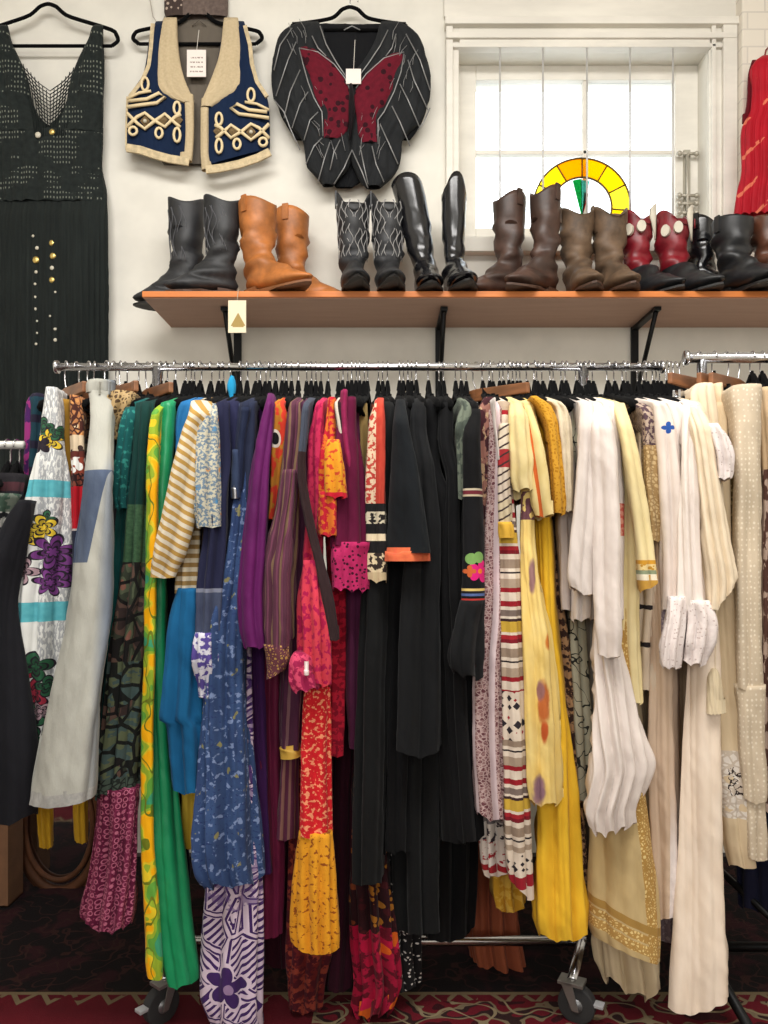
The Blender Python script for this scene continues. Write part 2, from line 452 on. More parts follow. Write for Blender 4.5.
for px in (500, 543, 587, 630, 673):
    x = xpx(px, 2.822)
    structure(MB().tube([(x, 2.822, wz0-.005), (x, 2.822, zpx(46, 2.822))], .0036, 8).build('window_bar', steel, wn, rel=L))
# casement stay and latch on the right stile
b = MB(); lx = xpx(687, 2.92)
b.box((lx-.012, 2.918, zpx(216, 2.92)), (lx+.012, 2.93, zpx(150, 2.92))); b.tube([(lx-.004, 2.905, zpx(225, 2.9)), (lx-.004, 2.905, zpx(152, 2.9))], .006)
for py in (153, 195, 203, 212):
    b.tube([(lx-.035, 2.905, zpx(py, 2.9)), (lx+.03, 2.905, zpx(py, 2.9))], .006); b.sphere((lx-.035, 2.905, zpx(py, 2.9)), .011, 8); b.sphere((lx+.03, 2.905, zpx(py, 2.9)), .010, 8)
latch = b.build('window_latch', plain('aged_white_metal', (176, 170, 156), .45, .4), wn, rel=L); structure(latch)

# the stained glass arch standing on the sill
def tinted(name, c):
    m = M(name); t = m.n('ShaderNodeBsdfTranslucent'); t.inputs[0].default_value = lin(c); q = m.n('ShaderNodeBsdfTransparent'); q.inputs[0].default_value = lin(c)
    x = m.n('ShaderNodeMixShader'); x.inputs[0].default_value = .75; o = m.n('ShaderNodeOutputMaterial')
    m.t.links.new(t.outputs[0], x.inputs[1]); m.t.links.new(q.outputs[0], x.inputs[2]); m.t.links.new(x.outputs[0], o.inputs[0]); return m.m
sc_ = W(582, 207, 2.90); R1, R0 = .183, .112
sg = empty('stained_glass_panel', (sc_.x, 2.90, wz0), 'arched stained glass panel with yellow rim standing in the window', 'stained glass')
lead = plain('lead_came', (92, 70, 30), .5, .6)
ang0, ang1 = -.62, PI+.62
cols = [(255, 226, 60), (255, 236, 110), (255, 222, 60), (255, 206, 20), (252, 190, 20), (255, 226, 70), (255, 240, 120), (255, 228, 70)]
gm = [tinted('yellow_glass_%d' % i, c) for i, c in enumerate(cols)]
yq = 2.90
for i in range(8):
    a, b_ = ang0+(ang1-ang0)*i/8+.012, ang0+(ang1-ang0)*(i+1)/8-.012
    out = [(sc_.x+R1*math.cos(a+(b_-a)*k/8), sc_.z+R1*math.sin(a+(b_-a)*k/8)) for k in range(9)]+[(sc_.x+R0*math.cos(b_-(b_-a)*k/8), sc_.z+R0*math.sin(b_-(b_-a)*k/8)) for k in range(9)]
    MB().prism(out, yq-.002, yq+.002).build('glass_segment', gm[i], sg, rel=sg.location)
b = MB()
for r in (R1, R0): b.tube([(sc_.x+r*math.cos(ang0+(ang1-ang0)*k/40), yq, sc_.z+r*math.sin(ang0+(ang1-ang0)*k/40)) for k in range(41)], .0036, 6)
for i in range(9):
    a = ang0+(ang1-ang0)*i/8; b.tube([(sc_.x+R0*math.cos(a), yq, sc_.z+R0*math.sin(a)), (sc_.x+R1*math.cos(a), yq, sc_.z+R1*math.sin(a))], .003, 6)
bz = sc_.z+R1*math.sin(ang0)
b.tube([(sc_.x-R1*math.cos(ang0), yq, bz), (sc_.x+R1*math.cos(ang0), yq, bz)], .004, 6)
b.tube([(sc_.x-.13, yq, bz), (sc_.x-.13, yq, wz0)], .004, 6); b.tube([(sc_.x+.13, yq, bz), (sc_.x+.13, yq, wz0)], .004, 6)
b.build('lead_came', lead, sg, rel=sg.location)
for c, a, r in (((70, 170, 110), 1.75, .105), ((200, 60, 30), 1.25, .055), ((130, 200, 190), 1.45, .10)):
    w_ = .16
    out = [(sc_.x, sc_.z-.04)]+[(sc_.x+r*math.cos(a+w_*k), sc_.z+r*math.sin(a+w_*k)) for k in (-1, -.3, .3, 1)]
    MB().prism(out, yq-.002, yq+.002).build('glass_ray', tinted('ray_glass_%d' % int(a*100), c), sg, rel=sg.location)

# ------------------------------------------------------------------ shelf, brackets
wood = M('orange_wood'); o_, x_, y_, z_ = wood.obj()
g_ = wood.noise(wood.vec(wood.op('MULTIPLY', x_, 1.5), wood.op('MULTIPLY', y_, 30.0), wood.op('MULTIPLY', z_, 30.0)), 2.0, 4.0)
shelf_mat = wood.done(wood.mix(g_, (190, 104, 44), (226, 138, 68)), .45, spec=.4)
SHB = zpx(297, 2.515)
sx0, sx1 = xpx(142, 2.515), 1.62
sh = empty('wall_shelf', ((sx0+sx1)/2, 2.7, SHB), 'long orange wood wall shelf carrying the row of boots', 'shelf')
MB().box((sx0, 2.515, SHB), (sx1, WALL, SHT)).build('board', shelf_mat, sh, rel=sh.location, bevel=.002)
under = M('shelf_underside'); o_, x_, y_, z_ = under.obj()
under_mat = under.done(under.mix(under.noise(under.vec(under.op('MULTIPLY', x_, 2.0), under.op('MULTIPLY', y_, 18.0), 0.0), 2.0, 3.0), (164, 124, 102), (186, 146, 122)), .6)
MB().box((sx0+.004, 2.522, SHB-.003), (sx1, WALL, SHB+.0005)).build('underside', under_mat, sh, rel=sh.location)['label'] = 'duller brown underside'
black_metal = plain('black_metal', (18, 18, 19), .45, .6)
for i, (px, lab) in enumerate(((238, 'black metal shelf bracket behind the hanging paper tag'), (439, 'black metal shelf bracket under the middle of the shelf'), (634, 'black metal shelf bracket with slanting brace under the window boots'))):
    x = xpx(px, WALL); dx = .0 if i < 2 else .0
    br = empty('shelf_bracket', (x, WALL, SHB-.35), lab, 'bracket'); l_ = br.location
    MB().box((x-.014, WALL-.012, SHB-.36), (x+.014, WALL-.001, SHB-.004)).build('wall_plate', black_metal, br, rel=l_, bevel=.002)
    MB().box((x-.012, 2.60, SHB-.016), (x+.012, WALL-.012, SHB-.004)).build('arm', black_metal, br, rel=l_, bevel=.002)
    MB().tube([(x, 2.62, SHB-.016), (x, WALL-.014, SHB-.27)], .0085, 6).build('brace', black_metal, br, rel=l_)
# tag hanging from the shelf edge
tg = empty('paper_tag', (xpx(237, 2.5), 2.50, zpx(333, 2.5)), 'cream paper tag hanging by string from the shelf edge', 'tag'); l_ = tg.location
m = M('tag_card'); o_, x_, y_, z_ = m.obj()
q = m.mix(m.band(z_, .032, .07), (232, 220, 190), (232, 220, 190))
hat = m.mul(m.lt(m.op('ABSOLUTE', m.op('SUBTRACT', x_, .004)), m.op('MULTIPLY_ADD', z_, -.55, .036)), m.band(z_, .022, .064))
brim = m.mul(m.lt(m.op('ABSOLUTE', m.op('SUBTRACT', x_, .004)), .018), m.band(z_, .018, .034))
q = m.mix(m.op('MAXIMUM', hat, brim), q, (168, 142, 84)); card = m.done(q, .8)
MB().box((l_.x-.028, 2.497, l_.z), (l_.x+.03, 2.499, l_.z+.105)).build('card', card, tg, rel=l_)
MB().tube([(l_.x, 2.498, l_.z+.1), (l_.x+.003, 2.509, SHT+.004), (l_.x+.003, 2.56, SHT+.004)], .0012, 5).build('hanging_string', plain('string', (190, 180, 160)), tg, rel=l_)

# ------------------------------------------------------------------ boots on the shelf
def boot(name, label, px, top, d, yaw, mat, sole, k=1.0, wide=1.0, dip=.035, lean=0.0, leanx=0.0, toe=1.0, stitch=None, group=None, lining=None, extra=None, peak='side', cat='boot', slouch=1.0, foot_mat=None, pull=True):
    x, zb = xpx(px, d), SHT+.001
    hh = zpx(top+6, d)-zb
    r = empty(name, (x, d, zb), label, cat, group, rz=0)
    r.rotation_euler.z = math.radians(-90+yaw)
    q = hh/.37
    # (back x,z) (front x,z) half width: from the top of the shaft round the heel to the toe
    P = [((-.066, .37), (.062, .37), .060), ((-.064, .32), (.060, .32), .0595), ((-.060, .26), (.056, .26), .057), ((-.054, .20), (.050, .20), .053), ((-.047, .155), (.047, .16), .047),
         ((-.045, .12), (.058, .135), .043)]
    P = [((a[0]*wide, .12+(a[1]-.12)*(hh-.12)/(.25)), (c[0]*wide, .12+(c[1]-.12)*(hh-.12)/(.25)), w*wide) for a, c, w in P]
    Q = [((-.050, .085), (.085, .115), .0415), ((-.052, .055), (.118, .095), .041), ((-.046, .034), (.145, .080), .0415), ((.0, .026), (.168, .069), .043), ((.06, .016), (.192, .058), .046),
         ((.12, .010), (.215, .047), .045), ((.17, .010), (.236, .040), .036), ((.212, .014), (.252, .034), .023), ((.242, .018), (.260, .028), .010)]
    Q = [((a[0] if a[0] < .05 else .05+(a[0]-.05)*toe, a[1]), (.05+(c[0]-.05)*toe if c[0] > .05 else c[0], c[1]), w) for a, c, w in Q]
    S = P+Q; n = 28; rings = []; rnd = random.Random(label)
    p1 = rnd.random()*6
    def ring(a, c, w, i, sc=1.0, dz=0.0):
        out = []
        cx, cz = (a[0]+c[0])/2, (a[1]+c[1])/2; ex, ez = (c[0]-a[0])/2, (c[1]-a[1])/2
        for j in range(n):
            t = 2*PI*j/n; ct, st = math.cos(t), math.sin(t)
            px_, pz_ = cx+ex*ct*sc, cz+ez*ct*sc
            if i == 0 or dz:
                cut = abs(ct)**2.5*dip if peak == 'side' else abs(st)**2.5*dip
                pz_ -= cut*(1 if i == 0 else .8)
            y = w*st*sc
            if 2 <= i <= 9:      # slouch creases
                f = .004*math.sin(3*t+p1+i*1.7)+.0045*math.sin(pz_*85+p1+2.5*st)+.003*math.sin(pz_*150-t*2+p1)
                f *= slouch; px_ += ct*f; y += st*f
            hz = max(0, pz_-.10)
            out.append(Vector((px_+lean*hz, y+leanx*hz, pz_)))
        return out
    inner = [ring(P[2][0], P[2][1], P[2][2], 1, .9), ring(P[1][0], P[1][1], P[1][2], 1, .92), ring(P[0][0], P[0][1], P[0][2], 0, .94)]
    # finer rings by interpolation
    fine = []
    for i in range(len(S)-1):
        for k_ in range(3):
            t = k_/3.0; a = tuple(S[i][0][j]*(1-t)+S[i+1][0][j]*t for j in (0, 1)); c = tuple(S[i][1][j]*(1-t)+S[i+1][1][j]*t for j in (0, 1)); w = S[i][2]*(1-t)+S[i+1][2]*t
            fine.append((a, c, w, i+t))
    fine.append((S[-1][0], S[-1][1], S[-1][2], len(S)-1))
    rg = []
    for a, c, w, i in fine:
        fade = max(0.0, 1-i) if i < 1 else 0.0
        rr = ring(a, c, w, i if i >= 1 else 1)
        if fade:
            for j, p in enumerate(rr):
                t = 2*PI*j/n; cut = (abs(math.cos(t)) if peak == 'side' else abs(math.sin(t)))**2.5*dip; p.z -= cut*fade
        rg.append(rr)
    split = 6*3-2
    if foot_mat is None:
        MB().rings(inner+rg, True, True).build('upper', mat, r)
    else:
        MB().rings(inner+rg[:split+1], True, False).build('shaft', mat, r); MB().rings(rg[split:], False, True).build('foot', foot_mat, r)
    # sole and heel
    prof = [(-.045, .022), (-.02, .034), (.04, .030), (.09, .036), (.14, .047), (.18, .043), (.215, .030), (.245, .014), (.258, .0)]
    prof = [(a if a < .05 else .05+(a-.05)*toe, w) for a, w in prof]
    out = [(a, w) for a, w in prof]+[(a, -w) for a, w in reversed(prof[:-1])]
    v = [(a, y, .028 if a < .03 else (.018 if a < .08 else .006+max(0, a-.17)*.12)) for a, y in out]
    v2 = [(a, y, z-.007) for a, y, z in v]; nn = len(out)
    MB().add(v+v2, [tuple(range(nn)), tuple(range(2*nn-1, nn-1, -1))]+[(i, i+nn, (i+1) % nn+nn, (i+1) % nn) for i in range(nn)]).build('sole', sole, r)
    hb = [(-.050, .010), (-.040, .028), (-.01, .034), (.022, .034)]
    ho = hb+[(a, -w) for a, w in reversed(hb)]
    v = [(a, y, .03) for a, y in ho]+[(a*.9, y*.92, 0.0) for a, y in ho]; nn = len(ho)
    MB().add(v, [tuple(range(nn)), tuple(range(2*nn-1, nn-1, -1))]+[(i, i+nn, (i+1) % nn+nn, (i+1) % nn) for i in range(nn)]).build('heel', sole, r)
    if pull:
        for s_ in (1, -1):
            y = P[0][2]*s_; hz = hh-.10
            yy = y+leanx*hz
            MB().add([( -.011+lean*hz, yy*1.0+.003*s_, hh-.05), (.011+lean*hz, yy+.003*s_, hh-.05), (.011+lean*hz, yy+.004*s_, hh+.004), (-.011+lean*hz, yy+.004*s_, hh+.004),
                      ( -.011+lean*hz, yy-.004*s_, hh-.05), (.011+lean*hz, yy-.004*s_, hh-.05), (.011+lean*hz, yy-.002*s_, hh+.004), (-.011+lean*hz, yy-.002*s_, hh+.004)],
                     [(0,1,2,3), (7,6,5,4), (0,4,5,1), (1,5,6,2), (2,6,7,3), (3,7,4,0)]).build('pull_strap', mat, r)
    if stitch is not None:
        for gi, (off, ph) in enumerate(((.2, 0), (.42, .5), (.66, 0), (.9, .5), (-.2, 0), (-.42, .5), (-.66, 0), (-.9, .5), (1.25, 0), (-1.25, 0), (1.5, .5), (-1.5, .5))):
            pts = []
            for k_ in range(26):
                z = .15+(hh-.045-.15)*k_/25.0; s_ = (z-.12)/(hh-.12)
                wv = .15*math.sin(k_/25.0*PI*(5 if stitch is silver else 3)+ph*PI)*(1 if off > 0 else -1)
                t = off+wv
                ww = .047+.013*s_
                exx = (.05+.012*s_)*wide
                hz = max(0, z-.10)
                pts.append((exx*math.cos(t)*1.03+lean*hz, ww*wide*math.sin(t)*1.03+leanx*hz, z))
            MB().tube(pts, .0013, 5).build('stitching', stitch, r)
    if extra: extra(r, hh)
    return r
def leather(name, c, rough=.42, var=.3, spec=.5): return plain(name, c, rough, 0, spec, var, 14, .25)
sole_black, sole_brown, sole_tan = plain('black_sole', (20, 18, 17), .6), plain('brown_sole', (70, 46, 32), .6), plain('tan_sole', (128, 80, 44), .6)
blk = leather('black_leather', (34, 35, 38)); blk2 = leather('matt_black_leather', (44, 45, 48), .55); shiny = leather('shiny_black_leather', (22, 22, 26), .22, .3, .7)
tan = leather('tan_leather', (190, 116, 56), .5, .25); brn = leather('dark_brown_leather', (82, 58, 48), .45, .35); taupe = leather('worn_taupe_leather', (112, 88, 66), .6, .35)
redl = leather('red_leather', (138, 24, 38), .4, .3); oxb = leather('chestnut_brown_leather', (104, 62, 44), .4, .4)
silver = plain('silver_thread', (150, 148, 146), .5); darkthread = plain('grey_thread', (84, 84, 88), .6)
# (a yaw of 0 points the toe into the room, +90 to the right)
boot('cowboy_boot', 'matt black cowboy boot overhanging the left shelf end, toe pointing left', 186, 194, 2.70, -80, blk2, sole_black, stitch=darkthread, toe=.62, peak='front', dip=.03, pull=False)
boot('cowboy_boot', 'matt black cowboy boot with brown heel beside the tan boots', 222, 193, 2.61, -66, blk2, sole_brown, stitch=darkthread, toe=.66, peak='front', dip=.03, pull=False)
boot('western_boot', 'tan leather pull-on boot, nearer of the tan pair', 258, 197, 2.60, 52, tan, sole_tan, wide=1.05, dip=.018, toe=.95)
boot('western_boot', 'tan leather pull-on boot, set back behind its twin', 292, 206, 2.74, 74, tan, sole_tan, wide=1.0, dip=.018, toe=.95)
boot('cowboy_boot', 'black cowboy boot with pale scroll stitching and deep notch, next to tan boots', 353, 188, 2.66, 6, blk2, sole_black, wide=.98, dip=.085, stitch=silver)
boot('cowboy_boot', 'black cowboy boot with pale scroll stitching beside the tall riding boots', 388, 188, 2.66, 4, blk2, sole_black, wide=.98, dip=.085, stitch=silver)
boot('riding_boot', 'tall shiny black riding boot leaning against the stitched cowboy boot', 426, 174, 2.66, 2, shiny, sole_black, wide=.9, dip=.02, leanx=-.20, peak='front', toe=.8, slouch=.45, pull=False)
boot('riding_boot', 'tall shiny black riding boot standing narrow and upright', 454, 171, 2.64, 8, shiny, sole_black, wide=.72, dip=.085, peak='front', toe=.8, slouch=.45, pull=False)
boot('western_boot', 'dark brown boot with toe pointing left on open shelf space', 509, 190, 2.66, -58, brn, sole_brown, dip=.03, wide=.92, toe=.74)
boot('western_boot', 'taller dark brown boot in front of the yellow glass arch', 545, 184, 2.60, -48, brn, sole_brown, wide=.85, dip=.03, toe=.74)
boot('western_boot', 'worn taupe boot with the stained glass right above it', 577, 204, 2.64, 4, taupe, sole_brown, wide=.98, dip=.04, toe=.72)
boot('western_boot', 'worn taupe boot beside the red boots', 609, 203, 2.64, 8, taupe, sole_brown, wide=.98, dip=.05, toe=.72)
white_leather = leather('cream_leather', (214, 206, 188), .5, .1)
def cutouts(r, hh):
    for t, z in ((-.5, hh-.07), (-1.2, hh-.075)):
        x, y = .058*math.cos(t), .057*math.sin(t); nx, ny = math.cos(t), math.sin(t)
        b = MB(); q = []
        for k in range(16):
            w = 2*PI*k/16; a, c = .015*math.cos(w), .02*math.sin(w)
            q.append((x-ny*a+nx*.006, y+nx*a+ny*.006, z+c))
        v = q+[(p[0]-nx*.012, p[1]-ny*.012, p[2]) for p in q]
        b.add(v, [tuple(range(16)), tuple(range(31, 15, -1))]+[(i, i+16, (i+1) % 16+16, (i+1) % 16) for i in range(16)])
        b.build('cutout', white_leather, r)['label'] = 'cream oval inlay'
    b = MB(); top_, bot_ = [], []      # cream panel with a pointed ear on the outer side of the shaft
    for k in range(11):
        t = .0+1.45*k/10; pk = .03*math.sin(PI*k/10)
        x, y = .066*math.cos(t), .064*math.sin(t)
        top_.append((x, y, hh-.012+pk)); bot_.append((x*.96, y*.96, hh-.03-.075*math.sin(PI*k/10)))
    v = top_+bot_+[(x*.93, y*.93, z) for x, y, z in top_]+[(x*.93, y*.93, z) for x, y, z in bot_]
    b.add(v, [(k, k+1, k+12, k+11) for k in range(10)]+[(k+22, k+33, k+34, k+23) for k in range(10)]+[(k, k+22, k+23, k+1) for k in range(10)]+[(k+11, k+12, k+34, k+33) for k in range(10)], True)
    b.build('side_panel', white_leather, r)
    x, y = .0705*math.cos(.75), .0685*math.sin(.75)
    MB().tube([(x-math.sin(.75)*.012*math.cos(w), y+math.cos(.75)*.012*math.cos(w), hh-.045+.014*math.sin(w)) for w in [k*2*PI/16 for k in range(16)]], .0025, 6, closed=True).build('eyelet_ring', redl, r)
def ear(r, hh):
    cutouts(r, hh)
boot('cowboy_boot', 'red cowboy boot with black foot next to the taupe boots', 637, 207, 2.68, 24, redl, sole_black, wide=.9, dip=.06, foot_mat=blk, extra=ear, toe=.8, pull=False)
boot('cowboy_boot', 'red cowboy boot with black foot next to the black ankle boots', 673, 208, 2.66, 24, redl, sole_black, wide=.95, dip=.06, foot_mat=blk, extra=ear, toe=.8, pull=False)
boot('ankle_boot', 'black boot with slanting top beside the red cowboy boots', 702, 213, 2.74, 44, shiny, sole_black, wide=.85, dip=.03, toe=.85)
boot('ankle_boot', 'wide black pull-on boot under the red garment', 733, 214, 2.60, 18, blk, sole_black, wide=1.08, dip=.012, toe=.8)
boot('ankle_boot', 'chestnut brown boot at the right end of the row', 769, 212, 2.62, -6, oxb, sole_black, wide=.95, dip=.012, toe=.8)
# ------------------------------------------------------------------ garments hung on the wall
velvet = plain('black_velvet', (9, 9, 10), .95, spec=.08, sheen=.03)
def wall_hanger(name, label, cx, tipl, tipr, topy, tipy, bary, d, hook=True):
    o = empty(name, W(cx, topy, d), label, 'hanger'); l_ = o.location
    b = MB(); pts = [W(tipl+6, bary, d), W(tipl, bary-6, d), W(tipl+3, tipy, d), W(cx-18, topy+10, d), W(cx-7, topy+1, d), W(cx, topy-1, d), W(cx+7, topy+1, d), W(cx+18, topy+10, d), W(tipr-3, tipy, d), W(tipr, bary-6, d), W(tipr-6, bary, d)]
    fine = []
    xs = list(range(len(pts)))
    for k in range(61):
        t = k/60*(len(pts)-1); fine.append(Vector([herm(xs, [p[j] for p in pts], np.array([t]))[0] for j in range(3)]))
    b.tube(fine, .0075, 8, flat=d); b.build('frame', velvet, o, rel=l_)
    MB().tube([W(tipl+6, bary, d), W(tipr-6, bary, d)], .006, 8).build('bar', velvet, o, rel=l_)
    hk = [W(cx, topy, d)]+[W(cx+(-4+4*math.cos(a)), topy-9-4*math.sin(a), d) for a in [k*.5 for k in range(0, 8)]]
    MB().tube([W(cx, topy, d), W(cx, topy-6, d)]+[W(cx+4-4*math.cos(a), topy-6-5*math.sin(a), d+.006*a/3) for a in [k*.45 for k in range(1, 8)]], .002, 6).build('hook', chrome, o, rel=l_)
    return o
wall_hanger('coat_hanger', 'black velvet hanger holding the black crochet dress on the wall', 48, -18, 118, 5, 32, 46, 2.80)
wall_hanger('coat_hanger', 'black velvet hanger inside the embroidered blue vest', 198, 133, 262, 12, 32, 44, 2.815)
wall_hanger('coat_hanger', 'black velvet hanger in the butterfly top', 350, 292, 406, 8, 24, 30, 2.80)

def cpart(o, name, rows, d, mat, label=None, **k):
    k.setdefault('tail', .02)
    p = link(name, cloth_mesh(name, rows, d, o.location, **k), mat, o)
    if label: p['label'] = label
    return p
# black crochet dress with hanging fringe
def crochet(m):
    k = m.mix(m.noise(m.fv(5, 5), 1.0, 2.0), (12, 17, 17), (40, 46, 44))
    g = m.mul(m.lt(m.op('FRACT', m.op('MULTIPLY', m.px, 1/3.)), .35), m.lt(m.op('FRACT', m.op('MULTIPLY', m.py, 1/5.)), .4), m.gt(m.noise(m.fv(34, 16, 2), 1.0), .52))
    return m.mix(g, k, (112, 116, 106))
def net_alpha(m):
    f = m.op('MAXIMUM', m.lt(m.op('FRACT', m.op('MULTIPLY', m.px, 1/3.4)), .42), m.lt(m.op('FRACT', m.op('MULTIPLY', m.py, 1/5.0)), .38)); return f
crochet_m = fab('black_crochet', crochet, bs=.8, weave=3.0); net_m = fab('black_crochet_net', crochet, alpha=net_alpha)
fringe_m = fab('black_fringe', lambda m: m.mix(m.noise(m.fv(2.0, 60), 1.0, 2.0), (9, 13, 13), (36, 42, 40)), bs=.9)
dr = empty('crochet_dress', W(50, 460, 2.8), 'long black crochet dress with V neck and hanging fringe on the left wall', 'dress')
cpart(dr, 'hanging_strap', '26:93,103 40:90,103 60:80,104 80:72,104 100:68,103 118:60,103 134:48,102', 2.80, crochet_m, flat=.03, amp=.002, hem=0)
cpart(dr, 'hanging_strap', '26:-2,8 40:-4,11 60:-6,20 80:-6,28 100:-6,32 118:-6,40 134:-6,52', 2.80, crochet_m, flat=.03, amp=.002, hem=0)
cpart(dr, 'bodice', '128:-6,103 140:-7,103 165:-8,102 196:-9,107 204:-9,107', 2.80, crochet_m, flat=.03, amp=.003, lam=.05, hem=.002)
cpart(dr, 'skirt', '196:-10,107 240:-10,108 320:-10,108 400:-10,108 470:-8,107 560:-8,107', 2.79, fringe_m, flat=.032, amp=.006, lam=.022, hem=.004)
# openwork at the V: a knotted net filling the point of the neckline
nb = MB()
for k in range(13):
    t = k/12.0; py = 68+t*60; hw = 26-t*20
    nb.tube([W(50-hw, py, 2.785), W(50-hw*.5, py+5+9*(1-t), 2.784), W(50, py+7+16*(1-t), 2.783), W(50+hw*.5, py+5+9*(1-t), 2.784), W(50+hw, py, 2.785)], .0019, 5)
for k in range(15):
    x = 23+k*3.9; q = abs(x-50)/27; top = 66+(1-q)*30
    nb.tube([W(x, top-2, 2.784), W(50+(x-50)*.8, top+18, 2.782), W(50+(x-50)*.55, 136, 2.768)], .0018, 5)
nb.build('neck_netting', fringe_m, dr, rel=dr.location)
brass = plain('brass_bead', (214, 186, 110), .3, .8)
pearl = plain('shell_bead', (196, 190, 172), .35)
for px, py, r, mt in ((38, 135, .011, pearl), (52, 132, .011, brass), (52, 243, .011, brass), (53, 256, .012, brass), (52, 268, .008, pearl), (52, 280, .011, brass), (36, 260, .013, brass), (37, 248, .007, pearl), (33, 236, .005, pearl),
                      (36, 272, .006, pearl), (35, 284, .005, pearl), (35, 297, .005, pearl), (35, 309, .006, pearl), (37, 321, .004, pearl), (37, 333, .004, pearl), (36, 344, .005, pearl), (55, 292, .005, pearl), (50, 316, .004, pearl), (55, 329, .006, pearl), (55, 340, .007, pearl)):
    MB().sphere(W(px, py, 2.757 if py > 190 else 2.768), r, 10, (1, .5, 1)).build('bead', mt, dr, rel=dr.location)

# embroidered vest
cream_braid = fab('cream_braid', lambda m: m.mix(m.noise(m.fv(2.5, 2.5), 1.0), (178, 158, 124), (208, 190, 156)), bs=.6)
navy_felt = solid('royal_blue_felt', (14, 32, 60)); lining = solid('grey_brown_lining', (104, 96, 86))
ve = empty('embroidered_vest', W(198, 172, 2.8), 'royal blue vest with cream braid hung open on the wall', 'vest')
VD = 2.80
cpart(ve, 'lining', '20:176,226 40:172,228 70:168,232 120:160,240 158:160,238 165:164,236', VD+.03, lining, flat=.008, amp=.001, hem=0)
# left front, right front: cloth then a wide braid border
lf = '22:156,173 40:150,176 60:147,178 78:142,181 95:131,188 110:128,191 130:127,192 150:127,192 155:128,191'
rf = '22:226,244 40:222,250 60:218,253 78:215,257 95:210,266 110:206,269 130:203,270 150:202,270 160:203,269'
cpart(ve, 'front_panel', lf, VD, navy_felt, flat=.022, amp=.001, crease=.002, hem=0, tilt=6)
cpart(ve, 'front_panel', rf, VD, navy_felt, flat=.022, amp=.001, crease=.002, hem=0, tilt=-9)
BD = VD-.012
cpart(ve, 'collar_border', '18:164,177 40:160,178 60:158,180 78:157,184 88:158,188 97:166,192 104:184,194', BD, cream_braid, flat=.016, amp=.001, crease=.001, hem=0)
cpart(ve, 'collar_border', '18:224,238 40:222,241 60:218,242 78:212,242 88:208,240 99:203,226 108:201,212', BD, cream_braid, flat=.016, amp=.001, crease=.001, hem=0)
cpart(ve, 'front_edge', '100:185,194 130:186,194 152:185,193 162:180,192', BD, cream_braid, flat=.016, amp=.001, crease=.001, hem=0)
cpart(ve, 'front_edge', '106:201,209 130:201,209 152:201,209 171:202,212', BD, cream_braid, flat=.016, amp=.001, crease=.001, hem=0)
def ribbon(o, name, pts, d, w, mat, th=.004):
    b = MB(); P = [W(x, y, d) for x, y in pts]; n = len(P); v = []
    for i, p in enumerate(P):
        t = P[min(i+1, n-1)]-P[max(i-1, 0)]; t.normalize(); q = Vector((-t.z, 0, t.x))*w
        v += [p+q+Vector((0, -th, 0)), p-q+Vector((0, -th, 0)), p-q+Vector((0, th, 0)), p+q+Vector((0, th, 0))]
    f = [(4*i+j, 4*i+(j+1) % 4, 4*i+4+(j+1) % 4, 4*i+4+j) for i in range(n-1) for j in range(4)]+[(3, 2, 1, 0), (4*n-4, 4*n-3, 4*n-2, 4*n-1)]
    return b.add(v, f).build(name, mat, o, rel=o.location)
flat_braid = plain('cream_braid_flat', (212, 192, 154), .85, var=.15, scale=60)
ribbon(ve, 'hem_border', [(127, 148), (140, 150), (155, 155), (170, 159), (189, 162)], VD-.026, .014, flat_braid)
ribbon(ve, 'hem_border', [(270, 152), (258, 158), (240, 164), (222, 168), (206, 170)], VD-.026, .014, flat_braid)
ribbon(ve, 'armhole_border', [(153, 24), (151, 50), (149, 66), (142, 82), (130, 97)], VD-.016, .007, flat_braid)
ribbon(ve, 'armhole_border', [(245, 26), (250, 45), (252, 64), (257, 82), (267, 97)], VD-.016, .007, flat_braid)
ribbon(ve, 'side_border', [(128, 97), (127, 125), (127, 150)], VD-.006, .005, flat_braid)
thread_gold = plain('cream_cord', (226, 206, 164), .8)
def motif(cx, cy, mir):
    b = MB(); s = mir; D = VD-.030
    def T(pts, r=.0062): b.tube([W(cx+s*x, cy+y, D) for x, y in pts], r, 7)
    T([(-24, -4), (-14, 6), (-6, 12), (4, 4), (14, -3), (24, 6), (29, 10)]); T([(-24, 10), (-14, 0), (-6, -4), (4, 4), (14, 10), (24, 0), (30, -3)])
    T([(-24, -10), (-10, -12), (6, -14), (14, -20), (8, -24), (-4, -18), (-22, -16)]); T([(-24, -18), (-12, -24), (0, -26)], .005)
    for x, y, rx, ry in ((-6, -33, 3.5, 6.5), (26, -9, 3.2, 6), (26, 18, 3.2, 7), (8, 16, 3.5, 5), (-18, 14, 4, 4)):
        b.tube([W(cx+s*(x+rx*math.cos(a)), cy+y+ry*math.sin(a), D) for a in [k*2*PI/12 for k in range(12)]], .005, 6, closed=True)
    b.build('braid_embroidery', thread_gold, ve, rel=ve.location)
    for x, y in ((-6, 4), (12, 3), (27, 3)):
        MB().add([W(cx+s*(x-5), cy+y, D+.004), W(cx+s*x, cy+y-6, D+.004), W(cx+s*(x+5), cy+y, D+.004), W(cx+s*x, cy+y+6, D+.004), W(cx+s*x, cy+y, D-.004)], [(0,1,4), (1,2,4), (2,3,4), (3,0,4), (3,2,1,0)]).build('diamond_inlay', plain('brown_felt_%d%d' % (x, s), (112, 92, 62), .9), ve, rel=ve.location)
    MB().sphere(W(cx+s*-6, cy+4, D-.004), .007, 8).build('sequin', pearl, ve, rel=ve.location)
motif(151, 117, 1); motif(245, 128, -1)
